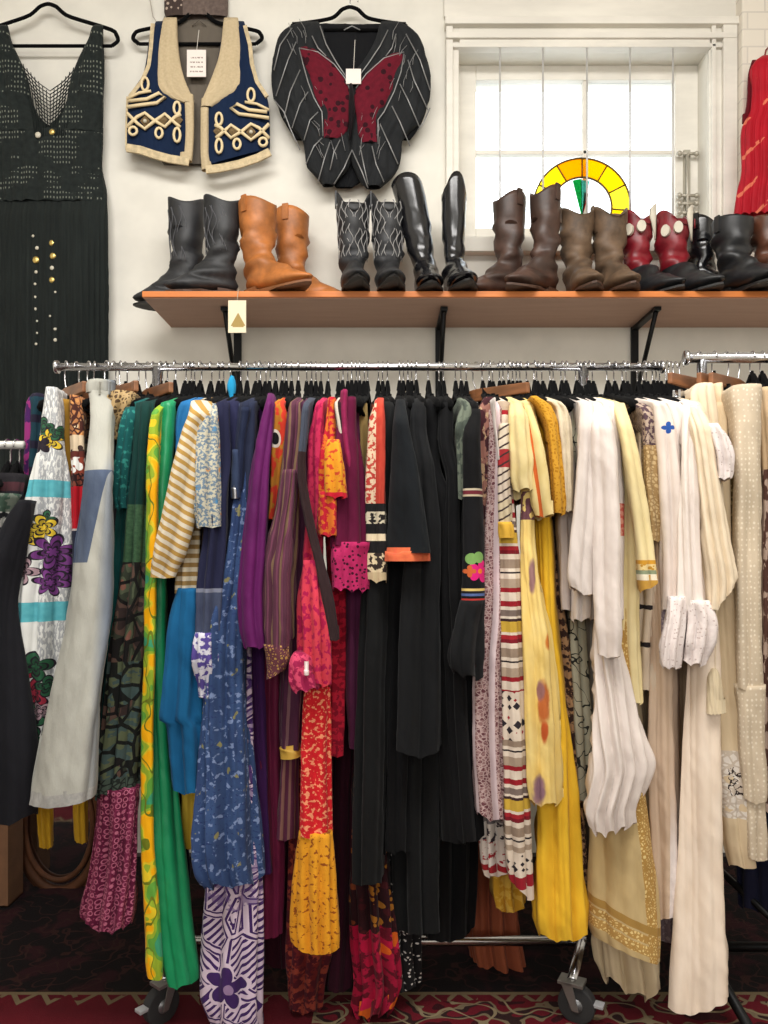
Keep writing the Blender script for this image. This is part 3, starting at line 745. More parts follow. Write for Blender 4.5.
def price_tag(label, x0, y0, x1, y1, d, sx, sy, ink=(150, 132, 124)):
    t = empty('price_tag', W((x0+x1)/2, y1, d), label, 'tag'); l_ = t.location
    a, b_ = W(x0, y0, d), W(x1, y1, d)
    m = M('printed_card_%d' % x0); o_, x_, y_, z_ = m.obj()
    hgt = a.z-b_.z
    ln = m.mul(m.lt(m.op('FRACT', m.op('MULTIPLY', z_, 60.0)), .3), m.band(z_, hgt*.15, hgt*.75), m.lt(m.op('ABSOLUTE', x_), (b_.x-a.x)*.34), m.gt(m.noise(m.vec(m.op('MULTIPLY', x_, 160.0), m.op('MULTIPLY', z_, 60.0), 0.0), 1.0), .46))
    card_ = m.done(m.mix(ln, (236, 226, 218), ink), .7)
    MB().box((a.x, d-.0015, b_.z), (b_.x, d+.0015, a.z)).build('card', card_, t, rel=l_)
    MB().tube([W((x0+x1)/2, y0+2, d), W(sx, sy, d)], .0012, 5).build('string', plain('tag_string_%d' % x0, (226, 220, 210)), t, rel=l_)
price_tag('white printed price tag hanging in the open blue vest', 187, 50, 206, 77, 2.79, 199, 30)
price_tag('white price tag tucked into the neck of the butterfly top', 346, 69, 361, 84, 2.752, 355, 40, (236, 226, 218))

# something brown above the vest, cut by the frame
bg = empty('patterned_bag', W(196, 20, 2.83), 'brown patterned bag hanging above the embroidered vest', 'bag')
bag_m = fab('brown_pattern_bag', lambda m: m.mix(m.lt(m.px, 184), m.mix(m.noise(m.fv(4, 4), 1.0), (74, 62, 58), (128, 112, 104)), m.mix(m.lt(m.voro(m.fv(5, 5))['Distance'], .33), (70, 58, 54), (178, 160, 146))))
cpart(bg, 'pouch', '-40:164,228 -10:164,228 12:164,228 18:166,227', 2.83, bag_m, flat=.018, amp=.001, hem=0)
MB().tube([W(150, -40, 2.83), W(150, 0, 2.83), W(153, 17, 2.83), W(160, 26, 2.83), W(166, 14, 2.83)], .0016, 5).build('cord', plain('bag_cord', (170, 160, 150)), bg, rel=bg.location)

# butterfly top
bt_ = empty('butterfly_top', W(350, 188, 2.79), 'black batwing top with red butterfly and silver embroidery on the wall', 'top')
blackcloth = fab('black_silver_cloth', lambda m: m.mix(m.noise(m.fv(6, 14), 1.0, 4.0), (14, 15, 17), (44, 46, 48)), bs=.8)
BDp = 2.785
cpart(bt_, 'back', '24:316,388 40:312,392 60:310,392 84:330,370 130:300,400 165:320,385 188:336,352', BDp+.025, solid('black_knit', (16, 17, 20)), flat=.008, amp=.0015, hem=0)
cpart(bt_, 'left_wing', '22:300,318 28:288,322 40:278,325 60:273,335 84:272,351 98:274,352 108:280,352 122:286,352 132:295,352 142:303,352 155:305,352 165:306,350 178:317,340 186:323,333', BDp, blackcloth, flat=.022, amp=.004, lam=.05, hem=0)
cpart(bt_, 'right_wing', '22:382,398 28:379,410 40:376,420 60:364,427 84:351,431 98:351,430 108:351,426 122:351,420 132:351,410 142:352,402 155:352,401 165:353,399 178:358,392 188:366,380', BDp, blackcloth, flat=.022, amp=.004, lam=.05, hem=0)
for rws in ('98:276,296 112:280,302 126:287,306 140:296,308', '98:408,429 112:402,426 126:398,420 140:394,410'):
    cpart(bt_, 'sleeve_lining', rws, BDp+.014, solid('black_sleeve_lining', (10, 10, 13)), flat=.008, amp=.001, hem=0)
redwing = fab('red_applique', lambda m: m.mix(m.lt(m.voro(m.vec(m.op('MULTIPLY', m.px, 1/9.), m.op('MULTIPLY', m.py, 1/9.), 0.0))['Distance'], .3), m.mix(m.noise(m.fv(5, 5), 1.0), (72, 9, 24), (112, 19, 38)), (44, 7, 18)), bs=.9)
RD = BDp-.011
cpart(bt_, 'butterfly_wing', '46:299,305 52:299,318 64:303,334 76:308,343 86:310,350 98:314,353 108:320,352 114:324,350 124:324,349 134:322,346 140:322,338', RD, redwing, flat=.018, amp=.001, crease=.001, hem=0)
cpart(bt_, 'butterfly_wing', '52:396,405 62:380,404 74:366,400 86:358,396 98:354,390 108:353,384 114:356,378 124:357,377 134:358,376 144:362,378', RD, redwing, flat=.018, amp=.001, crease=.001, hem=0)
sil = plain('silver_cord', (150, 150, 150), .4, .5)
D_ = BDp-.026
def silver_line(o, pts, r=.0022): MB().tube([W(x, y, D_) for x, y in pts], r, 5).build('silver_embroidery', sil, o, rel=o.location)
for pts in ([(320, 26), (326, 44), (336, 62), (351, 84)], [(388, 30), (380, 46), (368, 64), (353, 84)], [(299, 48), (318, 52), (334, 64), (345, 78), (351, 92)], [(404, 52), (384, 58), (366, 74), (356, 88)],
            [(299, 48), (303, 64), (308, 82), (314, 98), (322, 112), (323, 136)], [(404, 54), (401, 72), (394, 92), (384, 112), (378, 120), (378, 144)],
            [(274, 70), (280, 45), (292, 28)], [(276, 96), (288, 60), (296, 42)], [(284, 118), (290, 92), (300, 70)], [(292, 128), (300, 104), (308, 92)], [(304, 140), (310, 120), (318, 112)], [(306, 164), (314, 146), (322, 138)],
            [(318, 182), (324, 160), (330, 142)], [(330, 170), (334, 152), (340, 140)], [(430, 90), (420, 60), (406, 34)], [(428, 110), (414, 80), (408, 60)], [(420, 128), (408, 100), (400, 84)], [(410, 146), (400, 122), (392, 106)],
            [(398, 164), (390, 146), (380, 124)], [(384, 182), (376, 164), (372, 146)], [(368, 184), (364, 166), (360, 146)], [(352, 150), (344, 168), (334, 184)], [(352, 150), (362, 172), (368, 188)], [(312, 36), (318, 48), (326, 56)], [(396, 34), (392, 48), (386, 56)],
            [(274, 100), (284, 112), (290, 128), (300, 150)], [(430, 108), (424, 122), (418, 130)]): silver_line(bt_, pts)
rq = random.Random(12)
for k in range(46):
    sgn = rq.choice((-1, 1)); t = rq.uniform(.0, 1.0); y = 34+t*128; x = 351+sgn*(rq.uniform(36, 62) if y < 105 else rq.uniform(8, 44)*(1.25-.6*t))
    dx, dy = sgn*rq.uniform(2, 9), -rq.uniform(9, 20)
    pts = [(x, y), (x+dx*.35+rq.uniform(-2, 2), y+dy*.5), (x+dx, y+dy)]
    silver_line(bt_, pts, .001)
MB().tube([W(344, 30, BDp+.005), W(352, 26, BDp+.01), W(360, 30, BDp+.005)], .002, 6).build('hanging_loop', sil, bt_, rel=bt_.location)
MB().tube([W(192, 26, VD+.015), W(199, 20, VD+.01), W(206, 26, VD+.015)], .002, 6).build('hanging_loop', lining, ve, rel=ve.location)
MB().tube([W(351, 84, D_-.004), W(352, 110, D_-.004), W(350, 140, D_-.004)], [.006, .012, .003], 8).build('butterfly_body', solid('black_velvet_cloth', (20, 12, 16)), bt_, rel=bt_.location)

# red garment on the pier
rg_m = fab('red_embroidered_silk', lambda m: m.mix(m.mul(m.lt(m.op('ABSOLUTE', m.op('SUBTRACT', m.op('FRACT', m.op('MULTIPLY', m.op('ADD', m.px, m.py), 1/34.)), .5)), .06), m.gt(m.noise(m.fv(16, 16), 1.0), .5)), m.mix(m.noise(m.fv(20, 20), 1.0), (150, 8, 26), (186, 16, 38)), (214, 110, 84)), rough=.6)
rg_ = empty('red_garment', W(760, 215, 2.7), 'red sleeveless garment hanging on the white pier beside the window', 'garment')
cpart(rg_, 'body', '56:762,790 62:754,800 72:750,800 90:751,800 110:750,800 128:742,800 140:741,800 170:742,800 200:736,800 216:734,800', 2.70, rg_m, flat=.03, amp=.004, hem=.003)
cpart(rg_, 'armhole_facing', '60:752,758 76:748,753 100:747,752 124:742,747', 2.71, solid('dark_red_facing', (88, 8, 20)), flat=.012, amp=.001)
MB().tube([W(764, 60, 2.72), W(766, 50, 2.74), W(768, 48, 2.775)], .003, 6).build('hanging_loop', plain('red_loop', (120, 10, 20)), rg_, rel=rg_.location)
# ------------------------------------------------------------------ the garments, from the left end of the rail
CR = (222, 206, 176)      # cream
G = garment
WH = dict(lam=.04, amp=.006)
# --- small rack at the far left
coat_m = solid('charcoal_wool', (22, 22, 27)); 
G('dark_coat', 'charcoal coat hanging on the small rack at the far left', 'coat', '500:20,31 515:10,31 530:3,29 550:-6,25 606:-14,15 690:-18,26 760:-20,34 817:-20,34', 1.70, coat_m, hang=None, tail=.06, lam=.06, amp=.008)
G('jersey_top', 'dark top with maroon neckline hung on the small left rack', 'top', '474:-4,24 484:-6,26 500:-6,25 520:-8,16 545:-8,4', 1.76, fab('maroon_edge_black', lambda m: m.zones(m.v, [(0, (26, 24, 28)), (483, (64, 34, 40)), (492, (30, 28, 34))])), hang=None, tail=.2)
G('patterned_shirt', 'green and grey patterned shirt shoulder beside the charcoal coat', 'shirt', '494:-6,20 504:-8,17 520:-8,10 545:-8,0', 1.70, fab('green_grey_print', lambda m: m.zones(m.v, [(0, m.blotch(8, .5, (58, 78, 66), (96, 104, 94))), (512, m.blotch(7, .5, (24, 26, 30), (176, 176, 170)))])), hang=None, tail=.05)
# --- left end of the long rail, clip hangers
G('plaid_skirt', 'purple and teal plaid skirt clipped at the left end of the rail', 'skirt', '394:34,44 403:28,46 430:25,46 470:24,43 500:24,36 540:24,34 600:24,40', 1.84, fab('purple_teal_plaid', lambda m: m.zones(m.px, [(-99, m.mix(m.lt(m.noise(m.fv(9, 12), 1.0), .5), (66, 26, 84), (140, 44, 110))), (33, m.mix(m.lt(m.op('FRACT', m.op('MULTIPLY', m.v, 1/26.)), .3), (22, 52, 64), (30, 26, 44))), ])), hang='clip', short='purple plaid skirt', shoulder=False)
def floral_skirt(m):
    b = m.mix(m.noise(m.fv(9, 60), 1.0, 2.0), (196, 196, 194), (236, 236, 230))
    b = m.mix(m.mul(m.gt(m.px, 46), m.gt(m.noise(m.fv(1.5, 6), 1.0), .48)), b, (164, 166, 168))
    for a, c in ((481, 498), (601, 620)): b = m.mix(m.band(m.v, a, c), b, m.mix(m.noise(m.fv(6, 6), 1.0), (66, 150, 164), (104, 186, 194)))
    def bloom(b, x, y, r, c, line, n=5, rot=0.0):
        for q, cc in ((1.0, c), (.66, tuple(int(v*.8) for v in c)), (.36, c)): b = m.flower(b, cc, x, y, r*q, n, rot+q, line, .12/q)
        return b
    K = (34, 26, 36); Y, V, R_, Gn, Pk = (222, 190, 56), (112, 56, 122), (150, 44, 62), (44, 92, 64), (176, 146, 154)
    for x, y, r, c, n in ((48, 428, 9, Gn, 4), (54, 441, 11, Y, 5), (46, 447, 8, K, 4), (60, 434, 8, Gn, 4), (52, 520, 9, Gn, 4), (36, 536, 13, Y, 6), (50, 528, 12, Y, 5), (28, 548, 9, Gn, 4), (34, 570, 13, Pk, 5), (64, 570, 16, V, 7), (58, 552, 17, V, 6), (56, 582, 13, V, 6),
                          (26, 672, 17, R_, 6), (40, 690, 15, R_, 6), (44, 664, 14, Gn, 4), (52, 684, 10, Gn, 4), (34, 716, 16, Gn, 5), (46, 708, 9, Pk, 5), (40, 738, 14, Gn, 6)):
        b = bloom(b, x, y, r*1.12, c, K, n, x*.7)
    return b
G('floral_skirt', 'silver white skirt with turquoise bands and big yellow and purple flowers', 'skirt', '388:47,58 400:46,60 420:44,62 450:40,64 480:35,67 520:28,71 560:21,72 606:13,72 650:11,70 700:13,64 750:18,60 765:22,58', 1.78, fab('white_floral_band', floral_skirt, rough=.6), hang='clip', short='white floral skirt', shoulder=False, tail=.07, lam=.045)
G('mustard_skirt', 'narrow strip of mustard skirt behind the white floral skirt', 'skirt', '400:61,70 450:62,72 520:62,74 600:62,78 700:60,80', 1.82, solid('mustard_cloth', (150, 112, 40)), hang='clip', short='mustard skirt', shoulder=False)
def border_skirt(m):
    p = m.cells(7, .09, m.spots(7, .34, (176, 118, 74), [(226, 206, 170), (214, 150, 90)], 2), (70, 36, 30))
    p = m.zones(m.v, [(0, p), (436, m.mix(m.lt(m.voro(m.fv(9, 9))['Distance'], .45), (210, 190, 160), (60, 44, 40))), (452, (96, 44, 36)), (458, m.spots(8, .5, (136, 60, 44), [(232, 230, 224)], 4)), (474, m.cells(5, .12, (120, 62, 48), (40, 20, 22))), (487, (178, 20, 36)), (529, (190, 180, 176)), (531, (36, 40, 58))]); return p
G('border_print_skirt', 'orange and cream border print skirt with red lower band beside the jeans', 'skirt', '396:70,80 430:70,84 487:71,86 530:70,88 600:66,90 680:62,92', 1.79, fab('border_print', border_skirt), hang='clip', short='border print skirt', shoulder=False)
# --- pale jeans
def jean(m):
    b = m.mix(m.noise(m.fv(30, 60), 1.0, 3.0), (150, 149, 141), (184, 183, 173))
    edge = m.op('MULTIPLY_ADD', m.py, -.10, 150.0)
    b = m.mix(m.sstep(m.op('SUBTRACT', m.px, m.op('MULTIPLY_ADD', m.sstep(m.py, 460, 800), -6.0, 104.0)), 0, 14), b, (112, 122, 136))  # bluish shading down the right edge, put into the denim colour
    lo = m.op('MULTIPLY_ADD', m.op('SUBTRACT', m.py, 472.0), -.205, 113.0)
    f = m.mul(m.band(m.op('ADD', m.py, m.op('MULTIPLY', m.px, .03)), 474, 565), m.lt(m.px, lo))
    b = m.mix(m.gt(m.op('ADD', m.py, m.op('MULTIPLY', m.px, .17)), 799.5), b, m.mix(m.noise(m.fv(4, 4), 1.0), (136, 136, 134), (176, 174, 168)))
    return m.mix(f, b, m.mix(m.noise(m.fv(8, 30), 1.0, 3.0), (62, 74, 98), (92, 104, 124)))
jean_m = fab('faded_denim', jean, weave=1.5, bs=.4)
denim_edge = solid('denim_hem', (150, 148, 144))
G('jeans', 'pale faded flared jeans with blue denim panel hanging in front', 'jeans', '390:88,114@1.86 405:91,114@1.80 420:91,112@1.76 440:89,112@1.73 480:83,114 540:75,115 606:66,115 700:45,104@1.66 800:25,98@1.645', 1.68, jean_m,
  [('waistband', '381:90,115@1.845 386:89,115@1.845 394:89,114@1.845', 1.845, jean_m, dict(tail=.03, amp=.002, hem=0, lam=.02, topround=False)), ('belt_loop', '381:99,101@1.81 395:99,101@1.80', 1.81, jean_m, dict(tail=.004, amp=0, hem=0)), ('belt_loop', '381:109,111@1.81 395:109,111@1.80', 1.81, jean_m, dict(tail=.004, amp=0, hem=0))],
  hang='clip', short='pale flared jeans', shoulder=False, tail=.07, lam=.09, amp=.004, tilt=-7, hem=.001, wt=.7)
G('lace_blouse', 'gold brown lace blouse crumpled between jeans and teal dress', 'blouse', '392:112,134 401:106,136 415:105,128 428:105,118 440:108,116', 1.82, fab('gold_brown_lace', lambda m: m.cells(4, .16, (84, 64, 44), (176, 148, 104)), rough=.5), hang='clip', short='gold brown lace blouse', amp=.008, lam=.025)
G('grey_dress', 'dark grey dress edge just right of the jeans', 'dress', '430:108,124 500:112,124 600:108,122 760:96,118', 1.93, solid('dark_grey', (52, 50, 54)), top=122, short='dark grey dress')
teal = fab('dark_teal_satin', lambda m: m.mix(m.noise(m.fv(14, 40), 1.0, 3.0), (10, 60, 62), (24, 104, 100)), rough=.5)
G('teal_dress', 'dark teal dress with short puffed sleeve next to the jeans', 'dress', '403:128,152 420:123,152 450:120,148 510:117,140 560:113,136 640:108,128 700:103,122 800:97,116', 1.83, teal,
  [('sleeve', '408:126,140@1.8 420:122,138 450:119,134 480:115,131 498:115,129 509:119,127', 1.775, fab('teal_print', lambda m: m.blotch(5, .58, (14, 78, 78), (44, 124, 116), 3)), dict(amp=.006, lam=.03))], short='dark teal dress')
def mosaic(m):
    c = m.ramp(m.noise(m.fv(10, 26), 1.0, 1.0), [(0, (56, 44, 42)), (.4, (92, 70, 62)), (.5, (56, 62, 50)), (.58, (84, 92, 72)), (.66, (128, 86, 74))])
    c = m.cells(13, .07, c, (26, 24, 24), 4, 1.0, 1.7)
    c = m.mix(m.mul(m.gt(m.py, 660), m.gt(m.noise(m.fv(30, 30), 1.0), .4)), c, m.cells(15, .09, m.ramp(m.noise(m.fv(12, 12), 1.0), [(0, (68, 86, 84)), (.5, (92, 100, 74))]), (24, 26, 24), 7, 1.0, 1.3))
    sm = m.mix(m.noise(m.fv(3, 3), 1.0), (20, 50, 38), (78, 112, 78))
    return m.zones(m.v, [(0, (14, 52, 48)), (505, sm), (562, c), (774, m.cells(5, .12, (70, 84, 74), (34, 40, 36)))])
flounce_m = fab('maroon_ring_print', lambda m: m.rings(2.6, .1, .3, m.rings(6.2, .28, .42, m.stripes(m.u, 17, .35, (88, 20, 50), (112, 34, 66)), (176, 98, 122), 2, .35), (150, 70, 100), 5, .6))
G('maxi_dress', 'dark mosaic print maxi dress with rose ring-print flounce at its hem', 'dress', '420:136,154 460:134,151 505:130,149 560:126,148 640:114,146 700:108,144 790:97,140', 1.78, fab('mosaic_print', mosaic),
  [('flounce', '786:98,139 830:94,139 880:87,138 908:81,137 921:80,135', 1.772, flounce_m, dict(tail=.16, lam=.036, amp=.009, hem=.010))], top=146, short='mosaic print maxi dress', lam=.035, amp=.008)
def yg(m):
    c = m.ramp(m.noise(m.fv(26, 30, 2.0), 1.0, 1.0), [(0, (246, 176, 10)), (.47, (226, 196, 40)), (.5, (150, 176, 48)), (.56, (96, 158, 60)), (.66, (60, 150, 110))])
    return m.mix(m.lt(m.op('ABSOLUTE', m.op('SUBTRACT', m.noise(m.fv(26, 40, 5), 1.0, 1.0), .5)), .012), c, (110, 120, 30))
G('yellow_floral_dress', 'yellow and lime floral dress hanging long beside the emerald dress', 'dress', '412:152,160 430:149,159 460:147,159 500:146,158 606:145,157 740:141,154 830:141,155 900:143,160 960:145,164 976:148,162', 1.745, fab('yellow_lime_print', yg, rough=.6), short='yellow floral dress', amp=.003, tail=.12, hem=.002)
emerald = fab('emerald_satin', lambda m: m.mix(m.noise(m.fv(12, 70), 1.0, 2.0), (8, 122, 74), (28, 160, 104)), rough=.42, spec=.5)
G('emerald_dress', 'long emerald green satin dress', 'dress', '402:162,175 412:160,175 430:157,174 500:154,170 606:152,166 700:153,168 750:154,172 850:156,184 930:162,192 972:168,197 982:174,194', 1.785, emerald, short='emerald satin dress', lam=.05, amp=.006, tail=.14)
G('navy_gap_filler', 'dark navy filler cloth added for the dark gap behind the emerald dress', 'dress', '430:170,184 600:165,186 700:164,184 880:170,190', 1.92, solid('dark_navy', (22, 24, 44)), top=182, short='dark navy slip')  # added dark cloth standing in for the shaded gap beside the emerald
G('blue_blouse', 'bright blue blouse shoulder above the striped sleeve', 'blouse', '400:184,198 410:178,196 425:176,190 440:176,184 520:170,182', 1.80, solid('bright_blue', (38, 108, 164)), short='bright blue blouse')
stripe_m = fab('mustard_stripes', lambda m: m.stripes(m.op('ADD', m.py, m.op('MULTIPLY', m.px, -.75)), 9.6, .5, (180, 142, 74), (214, 204, 184)))
stripe_b = fab('tan_check', lambda m: m.stripes(m.py, 9, .5, (146, 116, 70), (204, 192, 168)))
blue_m = fab('cobalt_cotton', lambda m: m.mix(m.noise(m.fv(10, 50), 1.0, 2.0), (10, 70, 112), (20, 96, 142)))
G('striped_dress', 'mustard striped blouse dress with cobalt blue tiered skirt', 'dress', '404:192,206@1.79 430:188,206 480:186,204 540:180,200 594:178,200', 1.755, stripe_b,
  [('sleeve', '402:192,212@1.76 414:190,212 430:184,206 470:174,200 520:162,193 555:155,184 570:153,176 578:154,172', 1.70, stripe_m, dict(lam=.05, amp=.006, hem=.003)),
   ('skirt', '588:178,200 610:172,206 650:168,207 700:163,207 716:161,207 722:169,207 760:173,206 790:177,204', 1.735, blue_m, dict(tail=.14, lam=.034, amp=.008))], short='mustard striped dress')
G('olive_skirt', 'olive yellow skirt showing under the cobalt blue hem', 'skirt', '600:186,202 760:184,202 800:183,202 845:183,201', 1.84, solid('olive_yellow', (196, 166, 56)), top=190, short='olive yellow skirt')
# --- blues
bluefl = fab('cream_blue_floral', lambda m: m.blotch(2.8, .5, m.spots(12, .25, (196, 190, 168), [(212, 150, 84), (80, 140, 184)], 6), (112, 130, 146), 1))
G('floral_blouse', 'cream and blue floral blouse with short curled sleeve', 'blouse', '401:198,214 412:196,220 500:197,216 600:192,208 640:193,206', 1.83, solid('tan_yoke', (166, 134, 92)),
  [('sleeve', '404:205,217@1.78 415:200,218 430:197,219 470:194,220 500:193,221 515:196,221 528:203,216', 1.71, bluefl, dict(lam=.05, amp=.006, hem=.004))], short='cream and blue floral blouse')
navy = solid('navy_cotton', (34, 36, 66))
G('navy_jacket', 'navy jacket with plain long sleeve', 'jacket', '401:224,240 420:219,246 500:216,242 600:213,236 650:212,232 700:213,230', 1.80, navy, short='navy jacket')
G('denim_pinafore', 'dark denim pinafore with buckled strap', 'pinafore', '403:240,256 440:236,256 500:231,252 560:228,250 640:226,248 700:226,246', 1.775, solid('dark_denim', (38, 44, 66), weave=1.4),
  [('strap', '408:241,250 440:237,246 490:234,243', 1.755, solid('denim_strap', (30, 38, 62)), dict(amp=.001, hem=0)),
   ('buckle', '488:232,239 494:232,239 499:232,239', 1.748, plain('grey_buckle', (150, 150, 152), .35, .8), dict(amp=0, hem=0, label='grey metal buckle')),
   ('pocket', '450:232,240 480:230,242 498:231,241', 1.752, solid('denim_pocket', (48, 60, 86)), dict(amp=.001, hem=0))], short='dark denim pinafore')
scarf_m = fab('white_purple_print', lambda m: m.blotch(7, .5, (206, 204, 214), (84, 70, 140), 2))
G('slate_blouse', 'navy blouse with slate grey sleeve end and printed ruffle', 'blouse', '500:208,226 540:205,226 590:199,224 640:197,221', 1.725, fab('slate_blue', lambda m: m.zones(m.v, [(0, (30, 32, 58)), (588, (120, 124, 140)), (592, m.mix(m.noise(m.fv(8, 20), 1.0), (52, 58, 82), (76, 84, 106)))])),
  [('ruffle', '632:196,216 645:193,219 655:193,219 670:196,217 685:199,213 697:201,211', 1.715, scarf_m, dict(lam=.022, amp=.009, hem=.01))], top=222, short='navy and slate blouse')
def bprint(m):
    c = m.mix(m.noise(m.fv(12, 60), 1.0, 2.0), (30, 44, 82), (64, 90, 134))
    c = m.blotch(5, .6, c, (116, 134, 172), 4, 1.3); c = m.blotch(3, .62, c, (40, 56, 100), 6); return m.blotch(9, .66, c, (132, 128, 88), 9, 1.6)
G('blue_maxi_dress', 'blue printed maxi dress with pale flowers above the purple print skirt', 'dress', '590:222,244 620:211,244 700:206,246 780:202,254 850:198,261 868:201,262 880:207,262', 1.745, fab('blue_batik', bprint), top=246, short='blue printed maxi dress', lam=.042, amp=.013, hem=.012)
def purple_print(m):
    w, p = (208, 190, 206), (62, 36, 92)
    a = m.ramp(m.voro(m.vec(m.op('MULTIPLY', m.px, 1/26.), m.op('MULTIPLY', m.py, 1/34.), 0.0))['Color'], [(0, w), (1, w)]) if False else w
    cell = m.voro(m.vec(m.op('MULTIPLY', m.px, 1/30.), m.op('MULTIPLY', m.py, 1/36.), 1.0)); n = m.n('ShaderNodeSeparateColor'); m.t.links.new(cell['Color'], n.inputs[0])
    d1 = m.op('ADD', m.px, m.op('MULTIPLY', m.py, .9)); d2 = m.op('SUBTRACT', m.px, m.op('MULTIPLY', m.py, .9))
    s1 = m.lt(m.op('FRACT', m.op('MULTIPLY', d1, 1/7.)), .45); s2 = m.lt(m.op('FRACT', m.op('MULTIPLY', d2, 1/8.)), .45)
    leaf = m.lt(m.op('ABSOLUTE', m.op('SUBTRACT', m.noise(m.vec(m.op('MULTIPLY', m.px, 1/9.), m.op('MULTIPLY', m.py, 1/9.), 3.0), 1.0, 1.0), .5)), .05)
    f = m.mix(m.lt(n.outputs[0], .4), m.mix(m.lt(n.outputs[0], .65), leaf, s2), s1)
    c = m.mix(f, w, p)
    e = m.voro(m.vec(m.op('MULTIPLY', m.px, 1/30.), m.op('MULTIPLY', m.py, 1/36.), 1.0), 'DISTANCE_TO_EDGE')['Distance']
    c = m.mix(m.lt(e, .10), c, w); c = m.mix(m.lt(m.op('ABSOLUTE', m.op('SUBTRACT', e, .06)), .022), c, p)
    c = m.flower(c, p, 230, 976, 25, 5, .6, w, .16); c = m.disc(c, (150, 124, 160), 233, 977, 5)
    return m.mix(m.lt(m.py, 900), c, m.mix(m.gt(m.noise(m.fv(8, 8, 7), 1.0), .5), c, m.mix(.6, c, (96, 70, 130))))
G('purple_print_dress', 'purple and white block-print dress hanging almost to the rug', 'dress', '500:228,250 700:214,252 800:208,256 870:207,263 940:202,264 1000:201,263 1018:207,262 1030:214,261', 1.79, fab('purple_block_print', purple_print), top=244, short='purple block-print dress', lam=.06, amp=.008, tail=.12, hem=.012)
G('violet_dress', 'dark violet dress behind the magenta tunic', 'dress', '440:260,272 640:246,264 720:250,266 800:256,268 872:258,272', 1.83, solid('dark_violet', (62, 26, 78)), top=262, short='dark violet dress')
G('purple_tunic', 'plain magenta purple tunic with long pointed sleeve', 'tunic', '394:268,274@1.8 404:265,274 420:261,273 440:256,272 500:246,268 560:240,266 600:237,264 630:239,264 647:247,262', 1.715, fab('magenta_purple', lambda m: m.mix(m.noise(m.fv(16, 60), 1.0, 2.0), (74, 14, 72), (108, 26, 98)), rough=.6), short='magenta purple tunic', lam=.06, amp=.006)
# --- reds
eyelet = fab('orange_red_motif', lambda m: m.disc(m.disc(m.blotch(9, .5, (206, 58, 40), (186, 120, 40), 2, 2), (224, 214, 200), 277, 440, 5, 9), (20, 20, 24), 277, 440, 3, 6))
G('orange_blouse', 'orange red blouse with a black and white eye motif', 'blouse', '403:274,284 415:272,288 430:272,288 450:271,286 480:270,282 520:268,280', 1.765, eyelet, short='orange red blouse')
mauve = fab('mauve_gold_gauze', lambda m: m.stripes(m.u, 9, .25, m.stripes(m.u, 5, .3, (84, 46, 62), (106, 58, 78), 6), (124, 98, 76), 8))
gold_trim = fab('gold_trim', lambda m: m.cells(3, .2, (176, 140, 74), (96, 50, 60)))
G('gauze_tunic', 'mauve gauze tunic with gold threads and gold cuffed sleeve', 'tunic', '404:290,300 420:287,302 440:285,302 480:281,300 540:272,298 600:268,294 640:270,294', 1.745, mauve,
  [('sleeve', '470:283,296 500:277,294 540:268,293 580:262,291 620:262,290 650:264,289', 1.70, mauve, dict(lam=.026, amp=.008)),
   ('cuff', '644:264,289 655:265,290 668:267,286 675:268,282', 1.695, gold_trim, dict(tilt=-5, amp=.002, hem=0, lam=.05))], short='mauve gauze tunic', amp=.008, lam=.028)
plum = fab('plum_gauze', lambda m: m.stripes(m.u, 11, .2, m.mix(m.noise(m.fv(8, 40), 1.0), (56, 24, 46), (92, 46, 72)), (126, 92, 96), 5))
G('plum_dress', 'dark plum striped gauze dress with gold edge at its tier', 'dress', '405:296,308 450:293,312 560:290,310 640:284,306 700:281,303 750:280,301', 1.78, plum,
  [('gold_edge', '748:279,301 757:280,301', 1.772, plain('gold_edge_cloth', (206, 164, 66), .6), dict(tail=.1, amp=.001, hem=0, tilt=-2)),
   ('tier', '756:282,299 800:280,298 838:278,298', 1.80, fab('plum_tier', lambda m: m.stripes(m.u, 6, .4, (84, 38, 60), (120, 84, 76))), dict(tail=.1, lam=.025, amp=.006))], short='plum gauze dress', amp=.008, lam=.03)
coral = fab('coral_pink_print', lambda m: m.blotch(4.6, .54, m.mix(m.sstep(m.v, 430, 640), (196, 46, 88), (208, 62, 78)), (168, 24, 74), 3, 1.6))
redfl = fab('red_calico', lambda m: m.blotch(4, .56, (206, 30, 40), (240, 150, 110), 5))
must = fab('mustard_calico', lambda m: m.blotch(4.2, .6, (220, 150, 34), (140, 74, 22), 6))
G('prairie_dress', 'patchwork prairie dress in coral pink, red calico and mustard tiers', 'dress', '404:316,324 420:312,324 440:308,324 500:307,326 560:304,322 640:306,330 690:304,330', 1.755, coral,
  [('sleeve', '560:303,320 600:298,327 640:297,332 665:298,332 685:302,330', 1.715, coral, dict(lam=.028, amp=.008)),
   ('cuff', '652:294,304 660:290,314 678:290,318 690:297,317', 1.69, fab('coral_cuff', lambda m: m.blotch(6, .5, (206, 70, 104), (150, 28, 72), 3)), dict(amp=.004)),
   ('button', '669:305,308 670.5:304,309 673:304,309 674.5:305,308', 1.672, plain('white_button', (236, 220, 216), .4), dict(amp=0, hem=0, tail=.004, label='small white button')),
   ('calico_skirt', '684:304,330 720:302,331 780:301,331 834:300,332', 1.745, redfl, dict(tail=.14, lam=.035, amp=.006)),
   ('mustard_tier', '830:299,332 860:295,335 900:292,338 935:291,340 945:292,340', 1.738, must, dict(tail=.14, lam=.034, amp=.008, hem=.006))], short='patchwork prairie dress')
brown_band = fab('brown_silk', lambda m: m.zones(m.v, [(0, (66, 72, 86)), (452, (48, 32, 34))]))
